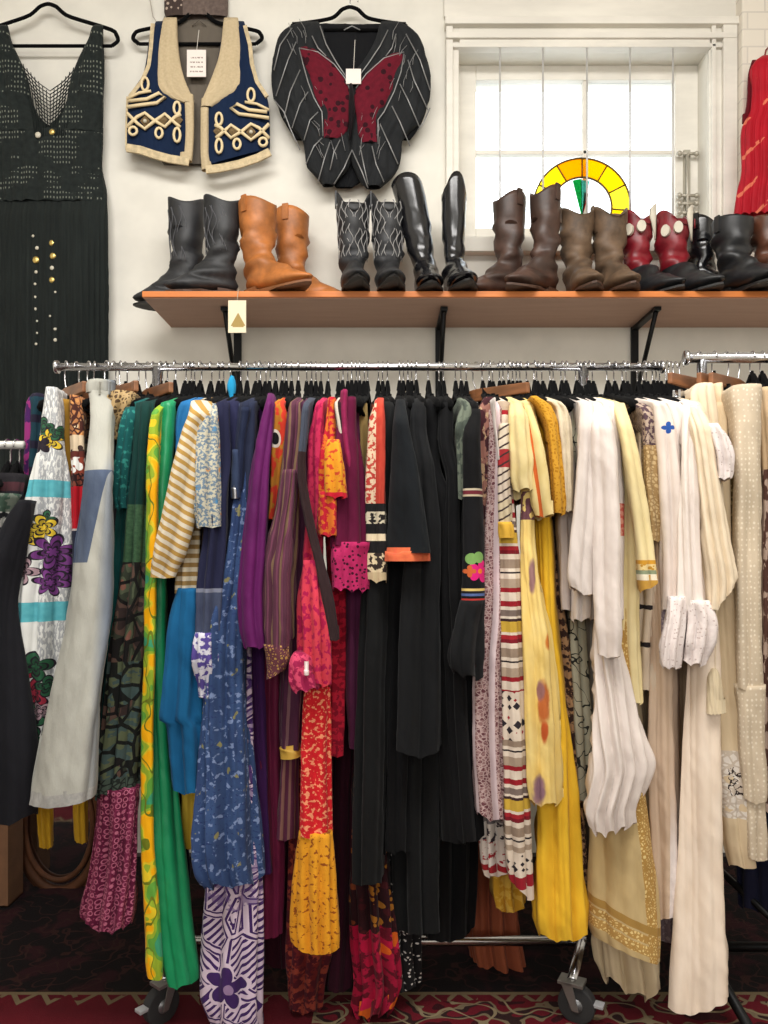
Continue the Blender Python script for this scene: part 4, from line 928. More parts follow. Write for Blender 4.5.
G('brown_cardigan', 'open dark brown cardigan whose edge slants across the coral dress', 'cardigan', '406:302,309 430:300,308 470:298,305 520:305,313 560:315,323 600:323,333 625:328,337 640:331,338', 1.695, brown_band, short='brown cardigan', tail=.03, amp=.004)
tier_m = fab('mustard_red_tier', lambda m: m.zones(m.v, [(0, m.blotch(6, .56, (224, 150, 36), (196, 70, 40), 2)), (493, (206, 30, 54))]))
tier2 = fab('orange_red_tier', lambda m: m.blotch(6, .5, (214, 112, 40), (190, 30, 50), 4))
G('tiered_blouse', 'mustard print blouse with two red edged ruffled sleeve tiers', 'blouse', '398:328,336 415:327,338 430:326,340 460:322,340 500:320,338', 1.75, tier2,
  [('sleeve_tier', '440:328,340 452:325,342 480:324,345 498:325,346', 1.70, tier_m, dict(lam=.024, amp=.008, hem=.006)),
   ('sleeve_tier', '492:319,334 505:318,338 525:318,338 537:321,336', 1.71, tier2, dict(lam=.024, amp=.008, hem=.008))], short='mustard tiered blouse')
G('black_white_top', 'small black and white edged top beside the mustard sleeve', 'top', '404:334,342 425:336,346 455:342,348 520:342,350', 1.735, fab('black_white_edge', lambda m: m.stripes(m.u, 9, .5, (200, 190, 176), (44, 30, 34))), short='black and white edged top', tail=.08)
maroon = fab('maroon_jersey', lambda m: m.mix(m.noise(m.fv(10, 40), 1.0), (74, 8, 40), (104, 16, 58)))
lace_mag = fab('magenta_lace', lambda m: m.mix(m.lt(m.voro(m.fv(4.2, 4.2, 3), rnd=.7)['Distance'], .34), m.mix(m.noise(m.fv(3, 3), 1.0), (150, 24, 76), (190, 44, 100)), (58, 8, 34)), bs=.6)
G('lace_trim_top', 'maroon top with wide magenta lace border', 'top', '398:342,356 420:338,357 470:334,364 520:332,369 548:331,371', 1.74, maroon,
  [('lace_border', '542:332,371 560:332,372 580:333,372 590:333,371', 1.73, lace_mag, dict(tail=.12, lam=.022, amp=.003, hem=.006)),
   ('collar_cord', '390:342,348 410:340,348 440:342,350 462:345,353 476:347,355', 1.725, fab('maroon_cord', lambda m: m.mix(m.noise(m.fv(6, 6), 1.0), (116, 20, 62), (156, 40, 88))), dict(amp=.002, hem=0))], short='maroon lace border top', lam=.05)
def band_top(m):
    l = m.blotch(4, .52, (214, 190, 160), (176, 60, 52), 2); r = m.mix(m.noise(m.fv(5, 9), 1.0), (172, 44, 36), (200, 80, 60))
    top = m.mix(m.gt(m.px, 376), l, r)
    return m.zones(m.v, [(0, top), (504, (26, 24, 26)), (512, m.blotch(5, .5, (206, 196, 170), (34, 30, 30))), (524, (24, 22, 24)), (534, (218, 202, 170)), (541, (24, 22, 24)), (553, m.blotch(6, .5, (214, 196, 160), (50, 40, 36), 5)), (572, (196, 176, 140))])
G('banded_top', 'cream and red top with black bands, next to the black garments', 'top', '404:374,384 420:369,385 500:365,385 560:365,387 582:366,387', 1.735, fab('banded_print', band_top), short='cream and red banded top')
G('orange_print_skirt', 'tan orange print strip below the magenta lace', 'skirt', '560:338,354 600:338,353 660:339,352', 1.83, fab('tan_orange_print', lambda m: m.blotch(6, .5, (190, 130, 84), (150, 80, 48))), top=346, short='tan orange skirt')
G('straw_skirt', 'straw yellow strip beside the tan orange print', 'skirt', '560:352,366 600:353,364 655:354,363', 1.85, solid('straw_cloth', (186, 158, 100)), top=360, short='straw yellow skirt')
G('red_lace_dress', 'crimson lace dress behind the prairie dress', 'dress', '500:324,342 600:328,346 700:330,345 755:329,343', 1.80, fab('crimson_lace', lambda m: m.blotch(6, .5, (130, 10, 34), (176, 24, 48))), top=336, short='crimson lace dress')
G('aubergine_top', 'aubergine top hanging left of the black garments', 'top', '520:344,362 640:344,362 700:345,361 735:348,358 748:350,356', 1.79, solid('aubergine', (72, 24, 54)), top=352, short='aubergine top')
G('wine_dress', 'long dark wine dress reaching below the mustard tier', 'dress', '500:330,356 700:332,362 800:328,358 900:330,354 985:322,350', 1.90, solid('dark_wine', (48, 8, 26)), top=342, short='long dark wine dress', lam=.05, amp=.012)
G('satin_dress', 'wine satin dress beside the blue printed maxi dress', 'dress', '500:262,284 680:256,284 760:257,282 860:262,284 935:264,280', 1.85, fab('wine_satin', lambda m: m.mix(m.noise(m.fv(9, 60), 1.0), (64, 14, 38), (124, 36, 70)), rough=.45), top=270, short='wine satin dress', lam=.05, amp=.010)
G('maroon_skirt', 'dark maroon skirt low between the blue and the prairie dress', 'skirt', '600:272,300 760:268,304 880:264,304 960:270,302', 1.94, solid('dark_maroon', (54, 14, 28)), top=284, short='dark maroon skirt', lam=.05, amp=.012)
G('brick_print_dress', 'brick red print dress ending below the mustard tier', 'dress', '700:292,330 900:290,332 945:288,332 985:289,324 1008:296,316', 1.86, fab('brick_print', lambda m: m.blotch(6, .5, m.blotch(14, .5, (96, 26, 26), (132, 54, 40)), (70, 16, 26), 3)), top=306, short='brick print dress', lam=.035, amp=.010, hem=.012)
# --- blacks
def blk_m(name, c, v=8): return fab(name, lambda m: m.mix(m.noise(m.fv(14, 60), 1.0, 2.0), tuple(max(0, x-v//2) for x in c), tuple(x+v for x in c)), sheen=.05)
K1, K2, K3, K4 = blk_m('black_cotton', (7, 7, 9), 6), blk_m('soft_black_knit', (11, 12, 13), 7), blk_m('deep_black_velvet', (4, 4, 6), 3), blk_m('washed_black', (15, 16, 18), 8)
G('black_tunic', 'black tunic with coral edged bell sleeve', 'tunic', '402:394,410 430:390,414 500:388,420 600:386,424 700:384,420 850:384,412', 1.81, K1,
  [('sleeve', '400:396,405@1.78 425:393,409 470:391,418 520:388,426 553:385,430', 1.71, blk_m('black_crepe', (13, 17, 21), 7), dict(lam=.07, amp=.002, hem=0)),
   ('sleeve_edge', '551:385,430 555:384.7,430.3 561:384.5,430.5', 1.709, fab('coral_edge', lambda m: m.mix(m.noise(m.fv(8, 3), 1.0), (206, 70, 60), (226, 130, 76))), dict(lam=.07, amp=.002, hem=0, tail=.052))], short='black tunic with coral cuff')
G('black_dress', 'black knit dress falling widest at the left of the black group', 'dress', '450:380,396 520:370,394 600:362,394 700:358,390 820:355,386 882:354,384', 1.765, K2, top=388, short='black knit dress', lam=.06, amp=.012)
G('black_blouse', 'washed black blouse ending mid-height in the black group', 'blouse', '470:412,434 540:408,440 620:402,441 700:399,442 752:398,440', 1.755, K4, top=418, short='washed black blouse', lam=.06, amp=.014)
G('black_coat', 'long black coat under the washed black blouse', 'coat', '500:404,436 620:398,440 760:394,442 860:392,440 928:396,438', 1.845, K2, top=410, short='long black coat', lam=.07, amp=.016)
G('black_skirt', 'deep black velvet dress down the middle of the black group', 'dress', '500:428,452 620:432,458 760:436,464 840:440,468', 1.80, K3, top=432, short='deep black velvet dress', lam=.06, amp=.010)
G('charcoal_dress', 'black dress with straight hem just left of the paisley dress', 'dress', '480:446,462 560:442,466 640:444,474 700:447,476 780:452,480 838:459,482', 1.775, K1, top=446, short='straight black dress', lam=.05, amp=.010)
G('black_gown', 'longest black gown at the back of the black group', 'gown', '500:420,470 700:424,474 860:420,476 932:424,470', 1.93, K3, top=440, short='longest black gown', lam=.06, amp=.016)
G('black_slip', 'black slip showing low at the left edge of the black group', 'slip', '560:374,404 760:372,404 885:370,402', 1.88, K1, top=400, short='black slip', lam=.05, amp=.012)
def embro(m):
    c = (9, 9, 11)
    c = m.zones(m.v, [(0, c), (489, (200, 186, 160)), (491, (110, 40, 50)), (495, (196, 180, 150)), (497, (15, 15, 18)), (588, (214, 186, 110)), (590.5, (30, 30, 34)), (593, (80, 100, 150)), (595.5, (15, 15, 18)), (598, (180, 56, 50)), (600.5, (28, 28, 32))])
    c = m.flower(c, (214, 30, 118), 479, 571, 12, 5, .3); c = m.flower(c, (120, 160, 90), 474, 558, 9, 2, .2); c = m.flower(c, (196, 96, 50), 469, 571, 6, 4); return m.disc(c, (230, 120, 40), 479, 571, 2.5)
G('embroidered_dress', 'black dress with bright embroidered flower and ribbon bands on its sleeve', 'dress', '404:464,478 440:460,480 500:462,482 600:458,484 680:456,482', 1.78, K1,
  [('sleeve', '410:468,480@1.76 440:463,481 490:463,483 540:463,485 604:461,485', 1.72, fab('black_embroidery', embro), dict(lam=.08, amp=.003, hem=0)),
   ('sleeve_flounce', '600:460,485 630:452,484 655:447,484 668:449,482 676:456,478', 1.712, K4, dict(lam=.05, amp=.007, tilt=6))], short='black embroidered dress')
G('olive_blouse', 'grey green camouflage blouse shoulder at the end of the black garments', 'blouse', '405:462,470 415:458,473 430:455,474 442:456,468 500:460,468', 1.75, fab('grey_green_camo', lambda m: m.blotch(12, .5, (70, 78, 70), (104, 112, 98))), short='grey green blouse')
# --- prints and yellows
G('brown_print_top', 'brown abstract print top at the start of the patterned garments', 'top', '398:484,493 412:478,494 430:476,494 470:477,494 505:479,493 560:480,492', 1.765, fab('brown_abstract', lambda m: m.blotch(10, .5, m.blotch(7, .56, (150, 104, 92), (186, 156, 122), 4), (62, 30, 36), 2, 1.5)), hang='clip', shoulder=True, short='brown abstract print top')
def paisley(m):
    a = m.cells(3.4, .10, m.blotch(4, .5, (150, 116, 114), (104, 62, 68), 3), (186, 160, 156), 2)
    s = m.stripes(m.u, 17, .26, a, m.mix(m.noise(m.fv(8, 30), 1.0), (190, 166, 172), (214, 196, 196)))
    return s
paisley_m = fab('mauve_paisley', paisley)
G('paisley_dress', 'long mauve paisley dress left of the striped dress', 'dress', '428:490,501 480:488,501 540:484,502 606:482,503 660:474,503 720:472,504 780:474,506 815:477,508', 1.745, paisley_m, top=494, short='mauve paisley dress', lam=.034, amp=.010, hem=.012)
def ethnic_low(m):
    c = m.blotch(6, .56, (206, 196, 186), (50, 40, 48), 7)
    return m.zones(m.v, [(0, (120, 112, 112)), (818, c), (836, m.blotch(6, .57, (212, 200, 190), (150, 30, 40), 3)), (861, (150, 34, 40)), (867, (206, 190, 176))])
G('ethnic_skirt', 'white skirt with small red and black motifs under the paisley dress', 'skirt', '700:484,506 800:480,512 835:479,512 860:481,512 872:484,511', 1.80, fab('ethnic_hem', ethnic_low), top=498, short='white motif skirt', lam=.04, amp=.010)
G('ochre_skirt', 'ochre yellow skirt hem peeping below the white motif skirt', 'skirt', '800:494,520 860:491,524 890:492,524 906:498,522', 1.86, fab('ochre', lambda m: m.blotch(10, .5, (190, 142, 40), (206, 166, 70))), top=506, short='ochre yellow skirt', lam=.03, amp=.012)
def ethnic(m):
    cr = (220, 204, 186)
    st = m.bandlist(m.v, 420, 88, [(0, cr), (.05, (150, 30, 40)), (.11, cr), (.15, (120, 104, 96)), (.22, cr), (.25, (60, 40, 40)), (.28, (196, 160, 60)), (.40, cr), (.43, (160, 36, 44)), (.48, (120, 24, 36)), (.52, cr), (.58, (150, 130, 112)), (.68, cr), (.72, (40, 34, 38)), (.74, cr), (.80, (170, 150, 130)), (.90, (150, 30, 40)), (.95, cr)])
    mo = m.spots(8, .55, cr, [(156, 34, 44), (44, 38, 44), cr], 4, metric='MANHATTAN', rnd=.5)
    return m.zones(m.v, [(0, st), (690, mo), (738, st), (848, mo), (872, (150, 30, 42)), (884, (214, 196, 180))])
sqm = plain('yellow_patch', (206, 160, 50), .85)
edge_w = solid('white_strap', (206, 196, 190))
def upper_st(m): return m.stripes(m.op('ADD', m.py, m.op('MULTIPLY', m.px, .6)), 9, .22, m.zones(m.v, [(0, (206, 192, 170)), (450, (156, 44, 48)), (468, (206, 190, 172)), (500, (196, 180, 150))]), (60, 44, 44))
G('ethnic_dress', 'cream dress banded with red, black and ochre ethnic stripes', 'dress', '540:499,517 560:500,520 620:501,522 700:502,525 800:504,529 870:507,532 890:509,533', 1.725, fab('ethnic_stripe', ethnic),
  [('sleeve', '424:500,509 450:498,510 480:498,510 525:499,513', 1.71, fab('diagonal_stripe', upper_st), dict(amp=.003)),
   ('strap', '398:493,496 415:493,496 440:495,498 460:497,500', 1.705, edge_w, dict(amp=.001, hem=0)),
   ('cuff_patch', '522:498,512 530:498,514 538:499,514', 1.70, sqm, dict(amp=.002, hem=.001, label='yellow cuff'))], top=504, short='ethnic striped dress', lam=.032, amp=.006, tail=.10, tilt=10)
py_m = fab('pale_yellow_cotton', lambda m: m.mix(m.noise(m.fv(9, 20), 1.0), (212, 190, 126), (228, 210, 160)))
pyo = fab('pale_yellow_orange', lambda m: m.mix(m.lt(m.op('ABSOLUTE', m.op('SUBTRACT', m.px, m.op('MULTIPLY_ADD', m.py, .135, 470.5))), 1.6), m.mix(m.noise(m.fv(9, 20), 1.0), (212, 186, 116), (228, 208, 152)), (206, 100, 44)))
G('yellow_blouse', 'pale yellow blouse with orange edge, first of the yellow sleeves', 'blouse', '400:511,520 412:508,526 430:508,528 460:509,528 500:510,528', 1.76, py_m,
  [('sleeve', '404:511,522@1.74 416:509,527 440:509,529 462:510,532 478:511,531 491:518,528', 1.71, py_m, dict(lam=.04, amp=.005))], short='pale yellow blouse')
G('kaftan', 'pale yellow kaftan sleeve with a diagonal orange stripe', 'kaftan', '402:522,530 430:526,538 460:528,542 520:526,540', 1.775, py_m,
  [('sleeve', '406:523,531@1.75 440:528,541 480:530,548 502:532,550 517:539,550', 1.705, pyo, dict(lam=.05, amp=.004))], short='pale yellow kaftan')
knit = fab('mustard_knit', lambda m: m.cells(3.4, .2, (176, 120, 24), (206, 152, 48)), bs=.8)
G('mustard_blouse', 'mustard knit blouse beside the yellow kaftan', 'blouse', '397:530,538 406:536,551 430:545,560 480:549,564 505:551,566 514:553,564', 1.74, knit, short='mustard knit blouse')
def tiedye(m):
    c = m.mix(m.noise(m.fv(12, 40), 1.0, 2.0), (224, 184, 84), (240, 218, 150))
    c = m.mix(m.mul(m.band(m.py, 492, 520), m.gt(m.noise(m.fv(9, 14), 1.0), .42)), c, (108, 70, 78))
    for x, y, rx, ry, q in ((530, 576, 4, 22, (150, 112, 110)), (540, 700, 7, 26, (190, 104, 52)), (537, 688, 5, 12, (150, 104, 100)), (541, 728, 4, 14, (196, 90, 44)), (536, 786, 7, 18, (140, 104, 116)), (545, 640, 4, 10, (206, 120, 50))):
        dx = m.op('MULTIPLY', m.op('SUBTRACT', m.px, x), 1/rx); dy = m.op('MULTIPLY', m.op('SUBTRACT', m.py, y), 1/ry)
        r = m.op('ADD', m.op('ADD', m.mul(dx, dx), m.mul(dy, dy)), m.op('MULTIPLY', m.noise(m.fv(7, 12), 1.0), .9))
        c = m.mix(m.op('SUBTRACT', 1.0, m.sstep(r, .7, 1.5)), c, q)
    return c
G('tie_dye_dress', 'yellow tie-dye dress with brown and plum stains', 'dress', '492:520,533 540:520,535 606:521,545 640:522,552 700:524,558 780:526,562 802:530,561', 1.735, fab('yellow_tie_dye', tiedye), top=528, short='yellow tie-dye dress', lam=.04, amp=.010, tail=.08, hem=.012)
G('yellow_dress', 'bright yellow dress with the lowest hem of the yellows', 'dress', '560:536,554 606:538,556 700:544,566 800:538,577 880:534,584 915:532,588 932:536,588', 1.79, fab('bright_yellow', lambda m: m.mix(m.noise(m.fv(10, 60), 1.0, 2.0), (222, 164, 30), (242, 200, 60))), top=540, short='bright yellow dress', lam=.042, amp=.011, hem=.010)
G('leopard_dress', 'brown leopard print dress in a narrow strip right of the yellow dress', 'dress', '480:536,550 560:540,556 606:546,562 700:556,576 800:562,582 920:572,592', 1.85, fab('leopard', lambda m: m.blotch(5, .5, (170, 132, 96), (60, 40, 34), 3, 1.3)), top=546, short='leopard print dress')
G('frilled_blouse', 'cream frilled blouse draped next to the mustard knit', 'blouse', '402:550,560 412:556,568 430:557,572 450:560,573 480:562,573 512:564,572', 1.755, fab('cream_frill', lambda m: m.mix(m.noise(m.fv(4, 6), 1.0), (196, 180, 150), (226, 212, 186))), short='cream frilled blouse', lam=.02, amp=.009)
G('lilac_slip', 'pale grey lilac slip beside the mustard knit sleeve', 'slip', '480:556,574 520:556,574 580:558,574 610:561,573', 1.80, solid('grey_lilac', (188, 176, 170)), top=564, short='grey lilac slip')
G('sage_dress', 'sage grey dress with black scroll lines left of the white blouse', 'dress', '450:566,582 520:567,582 606:567,584 700:570,590 800:574,596', 1.84, fab('sage_scroll', lambda m: m.mix(m.lt(m.op('ABSOLUTE', m.op('SUBTRACT', m.noise(m.fv(13, 16), 1.0, 1.0), .5)), .016), (166, 162, 142), (40, 40, 36))), top=572, short='sage grey dress')
# --- whites
def wht(name, a, b_, w=10): return fab(name, lambda m: m.mix(m.noise(m.fv(w, w*5), 1.0, 2.0), a, b_), wear=.06)
lilacw, gauze, ivory, cream, palec = wht('lilac_white', (198, 187, 180), (222, 211, 203)), wht('white_gauze', (212, 199, 191), (230, 219, 211), 4), wht('ivory', (222, 202, 172), (238, 222, 196)), wht('cream_cotton', (214, 190, 156), (234, 214, 182)), wht('off_white', (226, 212, 194), (240, 230, 216))
G('kimono_blouse', 'white blouse with wide open sleeve at the start of the whites', 'blouse', '402:578,592 420:578,596 500:575,597 560:571,596 620:574,592', 1.78, lilacw,
  [('sleeve', '404:580,592@1.76 430:579,596 500:574,597 560:568,594 580:567,593 592:572,591', 1.715, lilacw, dict(lam=.05, amp=.005, tilt=3))], short='white wide-sleeved blouse')
G('gauze_blouse', 'white gauze blouse with wide pointed asymmetric hem', 'blouse', '404:592,606@1.79 430:594,614 500:595,617 580:595,618 640:594,620 690:593,632 740:589,647 766:587,656 785:585,650 810:583,640 826:592,634', 1.74, gauze,
  [('sleeve', '404:592,602@1.77 430:592,614 500:594,618 560:594,619 620:596,620 648:599,619 656:603,615', 1.69, gauze, dict(lam=.04, amp=.006))], short='white gauze blouse', lam=.036, amp=.011, tail=.09, hem=.012)
G('coral_patch_blouse', 'white blouse with coral printed pocket behind the gauze sleeve', 'blouse', '402:602,612 430:604,618 500:606,624 540:607,624 620:610,620', 1.748, fab('coral_patch', lambda m: m.mix(m.band(m.v, 504, 536), m.mix(m.noise(m.fv(10, 50), 1.0), (222, 210, 204), (236, 226, 220)), m.blotch(4, .5, (214, 96, 84), (232, 160, 140)))), short='white blouse with coral pocket')
lemon = wht('pale_lemon', (224, 202, 144), (236, 220, 172))
def lemcuff(m): return m.zones(m.v, [(0, m.mix(m.noise(m.fv(9, 40), 1.0), (224, 202, 144), (236, 220, 172))), (560, (206, 150, 50)), (564, m.spots(4, .4, (226, 200, 140), [(190, 140, 50)])), (570, (140, 150, 120)), (574, (236, 226, 200)), (580, (196, 150, 66))])
G('lemon_dress', 'pale lemon dress with gold embroidered long sleeve', 'dress', '402:604,618 430:610,630 500:616,636 580:617,637 640:617,638 702:624,640', 1.765, lemon,
  [('sleeve', '404:612,624@1.75 430:618,633 470:624,642 520:632,649 560:636,654 580:637,656 588:641,655', 1.70, fab('lemon_cuff', lemcuff), dict(lam=.05, amp=.005, tilt=-4))], short='pale lemon dress', lam=.03, amp=.009)
G('lace_sleeve_top', 'beige lace top with lilac paisley shoulder beside the lemon sleeve', 'top', '410:640,652 420:641,657 445:642,658 480:643,658 520:647,662 542:649,662', 1.765, fab('beige_lace', lambda m: m.zones(m.v, [(0, m.blotch(4, .5, (176, 156, 140), (84, 64, 72), 2)), (446, m.cells(4, .16, (206, 180, 134), (166, 136, 92)))])), short='beige lace top')
G('black_trim_blouse', 'cream blouse crossed by two thin black lace trims', 'blouse', '520:640,656 600:640,656 640:638,654 690:637,653', 1.80, fab('cream_black_trim', lambda m: m.mix(m.op('MAXIMUM', m.band(m.op('ADD', m.v, m.op('MULTIPLY', m.noise(m.fv(3, 3), 1.0), 3.0)), 606, 610.5), m.band(m.op('ADD', m.v, m.op('MULTIPLY', m.noise(m.fv(3, 3), 1.0), 3.0)), 643, 648)), m.mix(m.noise(m.fv(9, 40), 1.0), (200, 180, 156), (222, 204, 182)), (40, 34, 36))), top=648, short='cream black-trimmed blouse')
G('blue_spot_blouse', 'white blouse with a small blue flower on the shoulder', 'blouse', '403:652,664 412:654,670 430:655,675 500:659,680 560:661,682 610:664,678', 1.745, fab('white_blue_spot', lambda m: m.flower(m.mix(m.noise(m.fv(9, 50), 1.0), (220, 204, 194), (236, 224, 214)), (44, 84, 160), 665, 429, 6, 4)), short='white blouse with blue flower')
G('white_shirt', 'white shirt with narrow sleeve behind the ruffled blouse', 'shirt', '404:668,680 420:671,689 450:674,692 520:677,694 580:680,696', 1.76, wht('shirt_white', (226, 214, 206), (240, 232, 226)), short='white narrow-sleeved shirt')
lavlace = fab('lavender_lace', lambda m: m.cells(4, .18, (190, 178, 190), (150, 140, 158), 5))
G('lavender_blouse', 'white blouse with lavender lace edge hanging behind the lace ruffle', 'blouse', '520:664,682 560:662,682 620:661,676 645:663,674', 1.765, lavlace, top=672, short='lavender lace blouse')
taupe_s = fab('champagne_satin', lambda m: m.mix(m.band(m.px, 664, 682), m.mix(m.noise(m.fv(12, 70), 1.0), (196, 168, 142), (218, 194, 170)), m.mix(m.sstep(m.py, 780, 860), (206, 182, 160), (236, 226, 222))), rough=.5)
G('satin_skirt', 'champagne satin skirt with pale front panel among the whites', 'skirt', '560:650,670 640:649,678 760:647,680 850:650,682 915:652,680', 1.80, taupe_s, top=660, short='champagne satin skirt', lam=.05, amp=.010)
G('lilac_lace_slip', 'grey lilac lace slip hem under the champagne skirt', 'slip', '800:654,676 890:654,676 920:655,675 940:661,672', 1.86, fab('grey_lilac_lace', lambda m: m.cells(4, .18, (176, 160, 160), (140, 122, 128))), top=664, short='grey lilac lace slip', amp=.009, lam=.022)
lacew = fab('white_lace', lambda m: m.mix(m.lt(m.voro(m.fv(3, 3, 2), rnd=.7)['Distance'], .26), m.mix(m.noise(m.fv(7, 7), 1.0), (222, 208, 202), (240, 230, 226)), (196, 178, 172)), bs=.7)
G('lace_ruffle_blouse', 'white lace blouse with gathered ruffled sleeve end', 'blouse', '450:680,698 520:677,703 560:676,706 600:674,709 612:676,709', 1.722, wht('lace_white', (220, 206, 196), (238, 228, 220)),
  [('ruffle', '596:668,690 620:664,688 645:660,684 660:660,682 668:664,678', 1.71, lacew, dict(lam=.018, amp=.008, hem=.010)),
   ('ruffle', '600:684,708 622:686,713 640:684,712 655:686,706 664:690,698', 1.70, lacew, dict(lam=.022, amp=.009, hem=.014))], top=690, short='white lace ruffled blouse')
G('bell_sleeve_dress', 'cream dress with long fluted bell sleeve and lace shoulder ruffle', 'dress', '403:684,698 420:688,708 450:690,714 520:692,720 600:692,722', 1.775, ivory,
  [('sleeve', '406:688,700@1.75 430:692,712 480:697,720 540:702,730 585:708,737 598:709,734', 1.70, ivory, dict(lam=.026, amp=.009, tilt=-14)),
   ('sleeve', '430:692,702 500:692,708 560:695,718 590:698,722 602:700,722', 1.735, cream, dict(lam=.02, amp=.008, hem=.014)),
   ('lace_ruffle', '424:707,717 440:709,726 460:713,731 472:716,731 480:719,727', 1.69, lacew, dict(lam=.02, amp=.007, hem=.01))], short='cream bell-sleeved dress', amp=.009)
tassel_m = fab('cream_tassel_thread', lambda m: m.mix(m.noise(m.fv(1.2, 30), 1.0), (206, 186, 150), (236, 220, 190)))
G('long_cream_skirt', 'longest cream satin skirt, its hem near the rug', 'skirt', '600:690,712 660:687,716 760:682,716 850:680,718 920:675,722 970:672,726 1000:671,726', 1.755, wht('cream_satin', (222, 200, 176), (242, 228, 212), 14), top=698, short='longest cream skirt', lam=.075, amp=.012, tail=.14, hem=.010, tilt=-14)
def embl(m):
    c = m.mix(m.noise(m.fv(10, 60), 1.0), (210, 186, 150), (228, 208, 174))
    f = m.mul(m.band(m.py, 748, 815), m.gt(m.noise(m.fv(10, 10), 1.0), .36))
    c = m.mix(f, c, m.cells(6, .12, (232, 224, 214), (206, 192, 176), 3))
    return m.mix(m.mul(m.band(m.py, 764, 792), m.band(m.px, 724, 738), m.lt(m.op('ABSOLUTE', m.op('SUBTRACT', m.noise(m.fv(8, 8, 5), 1.0), .5)), .03)), c, (60, 50, 48))
G('embroidered_trousers', 'cream trousers with white flower embroidery and a hanging tassel', 'trousers', '560:712,728 640:713,733 700:714,738 750:714,742 800:717,746 850:726,749 866:733,748', 1.775, fab('cream_embroidered', embl),
  [('tassel', '668:711,715 676:707,719 685:706,721 700:705,723 713:705,726', 1.725, tassel_m, dict(lam=.010, amp=.003, hem=.006, tail=.02)),
   ('tassel_cord', '600:713,715 640:713,715 670:712,715', 1.73, tassel_m, dict(amp=0, hem=0, tail=.003))], top=718, short='cream embroidered trousers', lam=.05)
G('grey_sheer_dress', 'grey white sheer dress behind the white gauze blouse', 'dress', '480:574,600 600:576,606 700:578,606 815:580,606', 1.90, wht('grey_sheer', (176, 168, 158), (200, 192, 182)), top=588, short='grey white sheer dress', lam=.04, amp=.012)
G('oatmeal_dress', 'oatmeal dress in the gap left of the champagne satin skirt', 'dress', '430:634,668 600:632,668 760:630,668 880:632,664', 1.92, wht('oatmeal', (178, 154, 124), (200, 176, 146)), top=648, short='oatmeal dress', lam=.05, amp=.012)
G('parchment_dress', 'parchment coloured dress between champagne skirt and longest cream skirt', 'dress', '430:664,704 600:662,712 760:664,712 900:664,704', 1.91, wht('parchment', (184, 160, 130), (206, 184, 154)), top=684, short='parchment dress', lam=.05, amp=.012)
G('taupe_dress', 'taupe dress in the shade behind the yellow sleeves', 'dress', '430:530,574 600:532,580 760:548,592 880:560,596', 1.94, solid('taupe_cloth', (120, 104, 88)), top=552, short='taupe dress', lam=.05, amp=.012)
# --- lower pieces
def khaki(m):
    c = m.mix(m.noise(m.fv(10, 50), 1.0), (182, 156, 108), (206, 182, 134))
    g = m.cells(3.2, .2, (226, 200, 136), (178, 138, 74), 3)
    c = m.mix(m.band(m.px, m.op('MULTIPLY_ADD', m.py, .085, 561.0), 652), c, g)
    e = m.op('SUBTRACT', m.py, m.op('MULTIPLY_ADD', m.px, .40, 664.0))
    c = m.mix(m.band(e, -6, 2), c, (166, 130, 68)); c = m.mix(m.band(e, 4, 12), c, g); return m.mix(m.band(e, 14, 24), c, m.cells(3, .2, (230, 206, 140), (184, 144, 80), 6))
G('khaki_dress', 'sand coloured dress with gold braid border below the white gauze', 'dress', '700:596,634 800:594,644 850:592,650 890:590,655 930:590,656 946:594,656', 1.78, fab('sand_gold', khaki), top=610, short='sand dress with gold border', lam=.08, amp=.006, tail=.14, tilt=8, hem=.003)
G('cream_underskirt', 'cream underskirt showing below the gold braid border', 'skirt', '900:596,648 940:596,650 968:599,654 984:612,646', 1.86, wht('cream_under', (196, 176, 142), (216, 198, 164)), top=618, short='cream underskirt', lam=.04, amp=.014, hem=.02)
G('floral_red_dress', 'red, pink and orange flowered dress hem low under the black group', 'dress', '860:352,386 900:351,392 940:352,396 985:356,400 1010:362,384', 1.84, fab('dark_floral', lambda m: m.zones(m.op('ADD', m.v, m.op('MULTIPLY', m.noise(m.fv(20, 20), 1.0), 40.0)), [(0, m.spots(8, .42, (40, 10, 16), [(150, 96, 30), (110, 50, 24), (60, 14, 20)], 3)), (945, m.spots(15, .5, m.blotch(8, .5, (90, 8, 28), (150, 14, 50)), [(190, 20, 66), (204, 90, 24), (160, 10, 50)], 3))])), top=378, short='red flowered dress', lam=.04, amp=.014, hem=.02)
G('polka_dress', 'black dress with tiny white dots low under the black group', 'dress', '860:384,412 930:378,420 962:380,420 985:386,418', 1.88, fab('black_polka', lambda m: m.spots(4, .26, (20, 18, 20), [(196, 190, 186)], 2, 1, .6)), top=404, short='black dotted dress', lam=.04, amp=.012)
G('rust_dress', 'rust brown dress hanging behind the chrome base bar', 'dress', '700:478,508 860:474,512 930:468,518 968:472,524 985:484,522', 2.09, fab('rust', lambda m: m.mix(m.noise(m.fv(9, 60), 1.0), (116, 56, 40), (156, 84, 54)), rough=.6), top=496, short='rust brown dress', lam=.05, amp=.014, tail=.10)
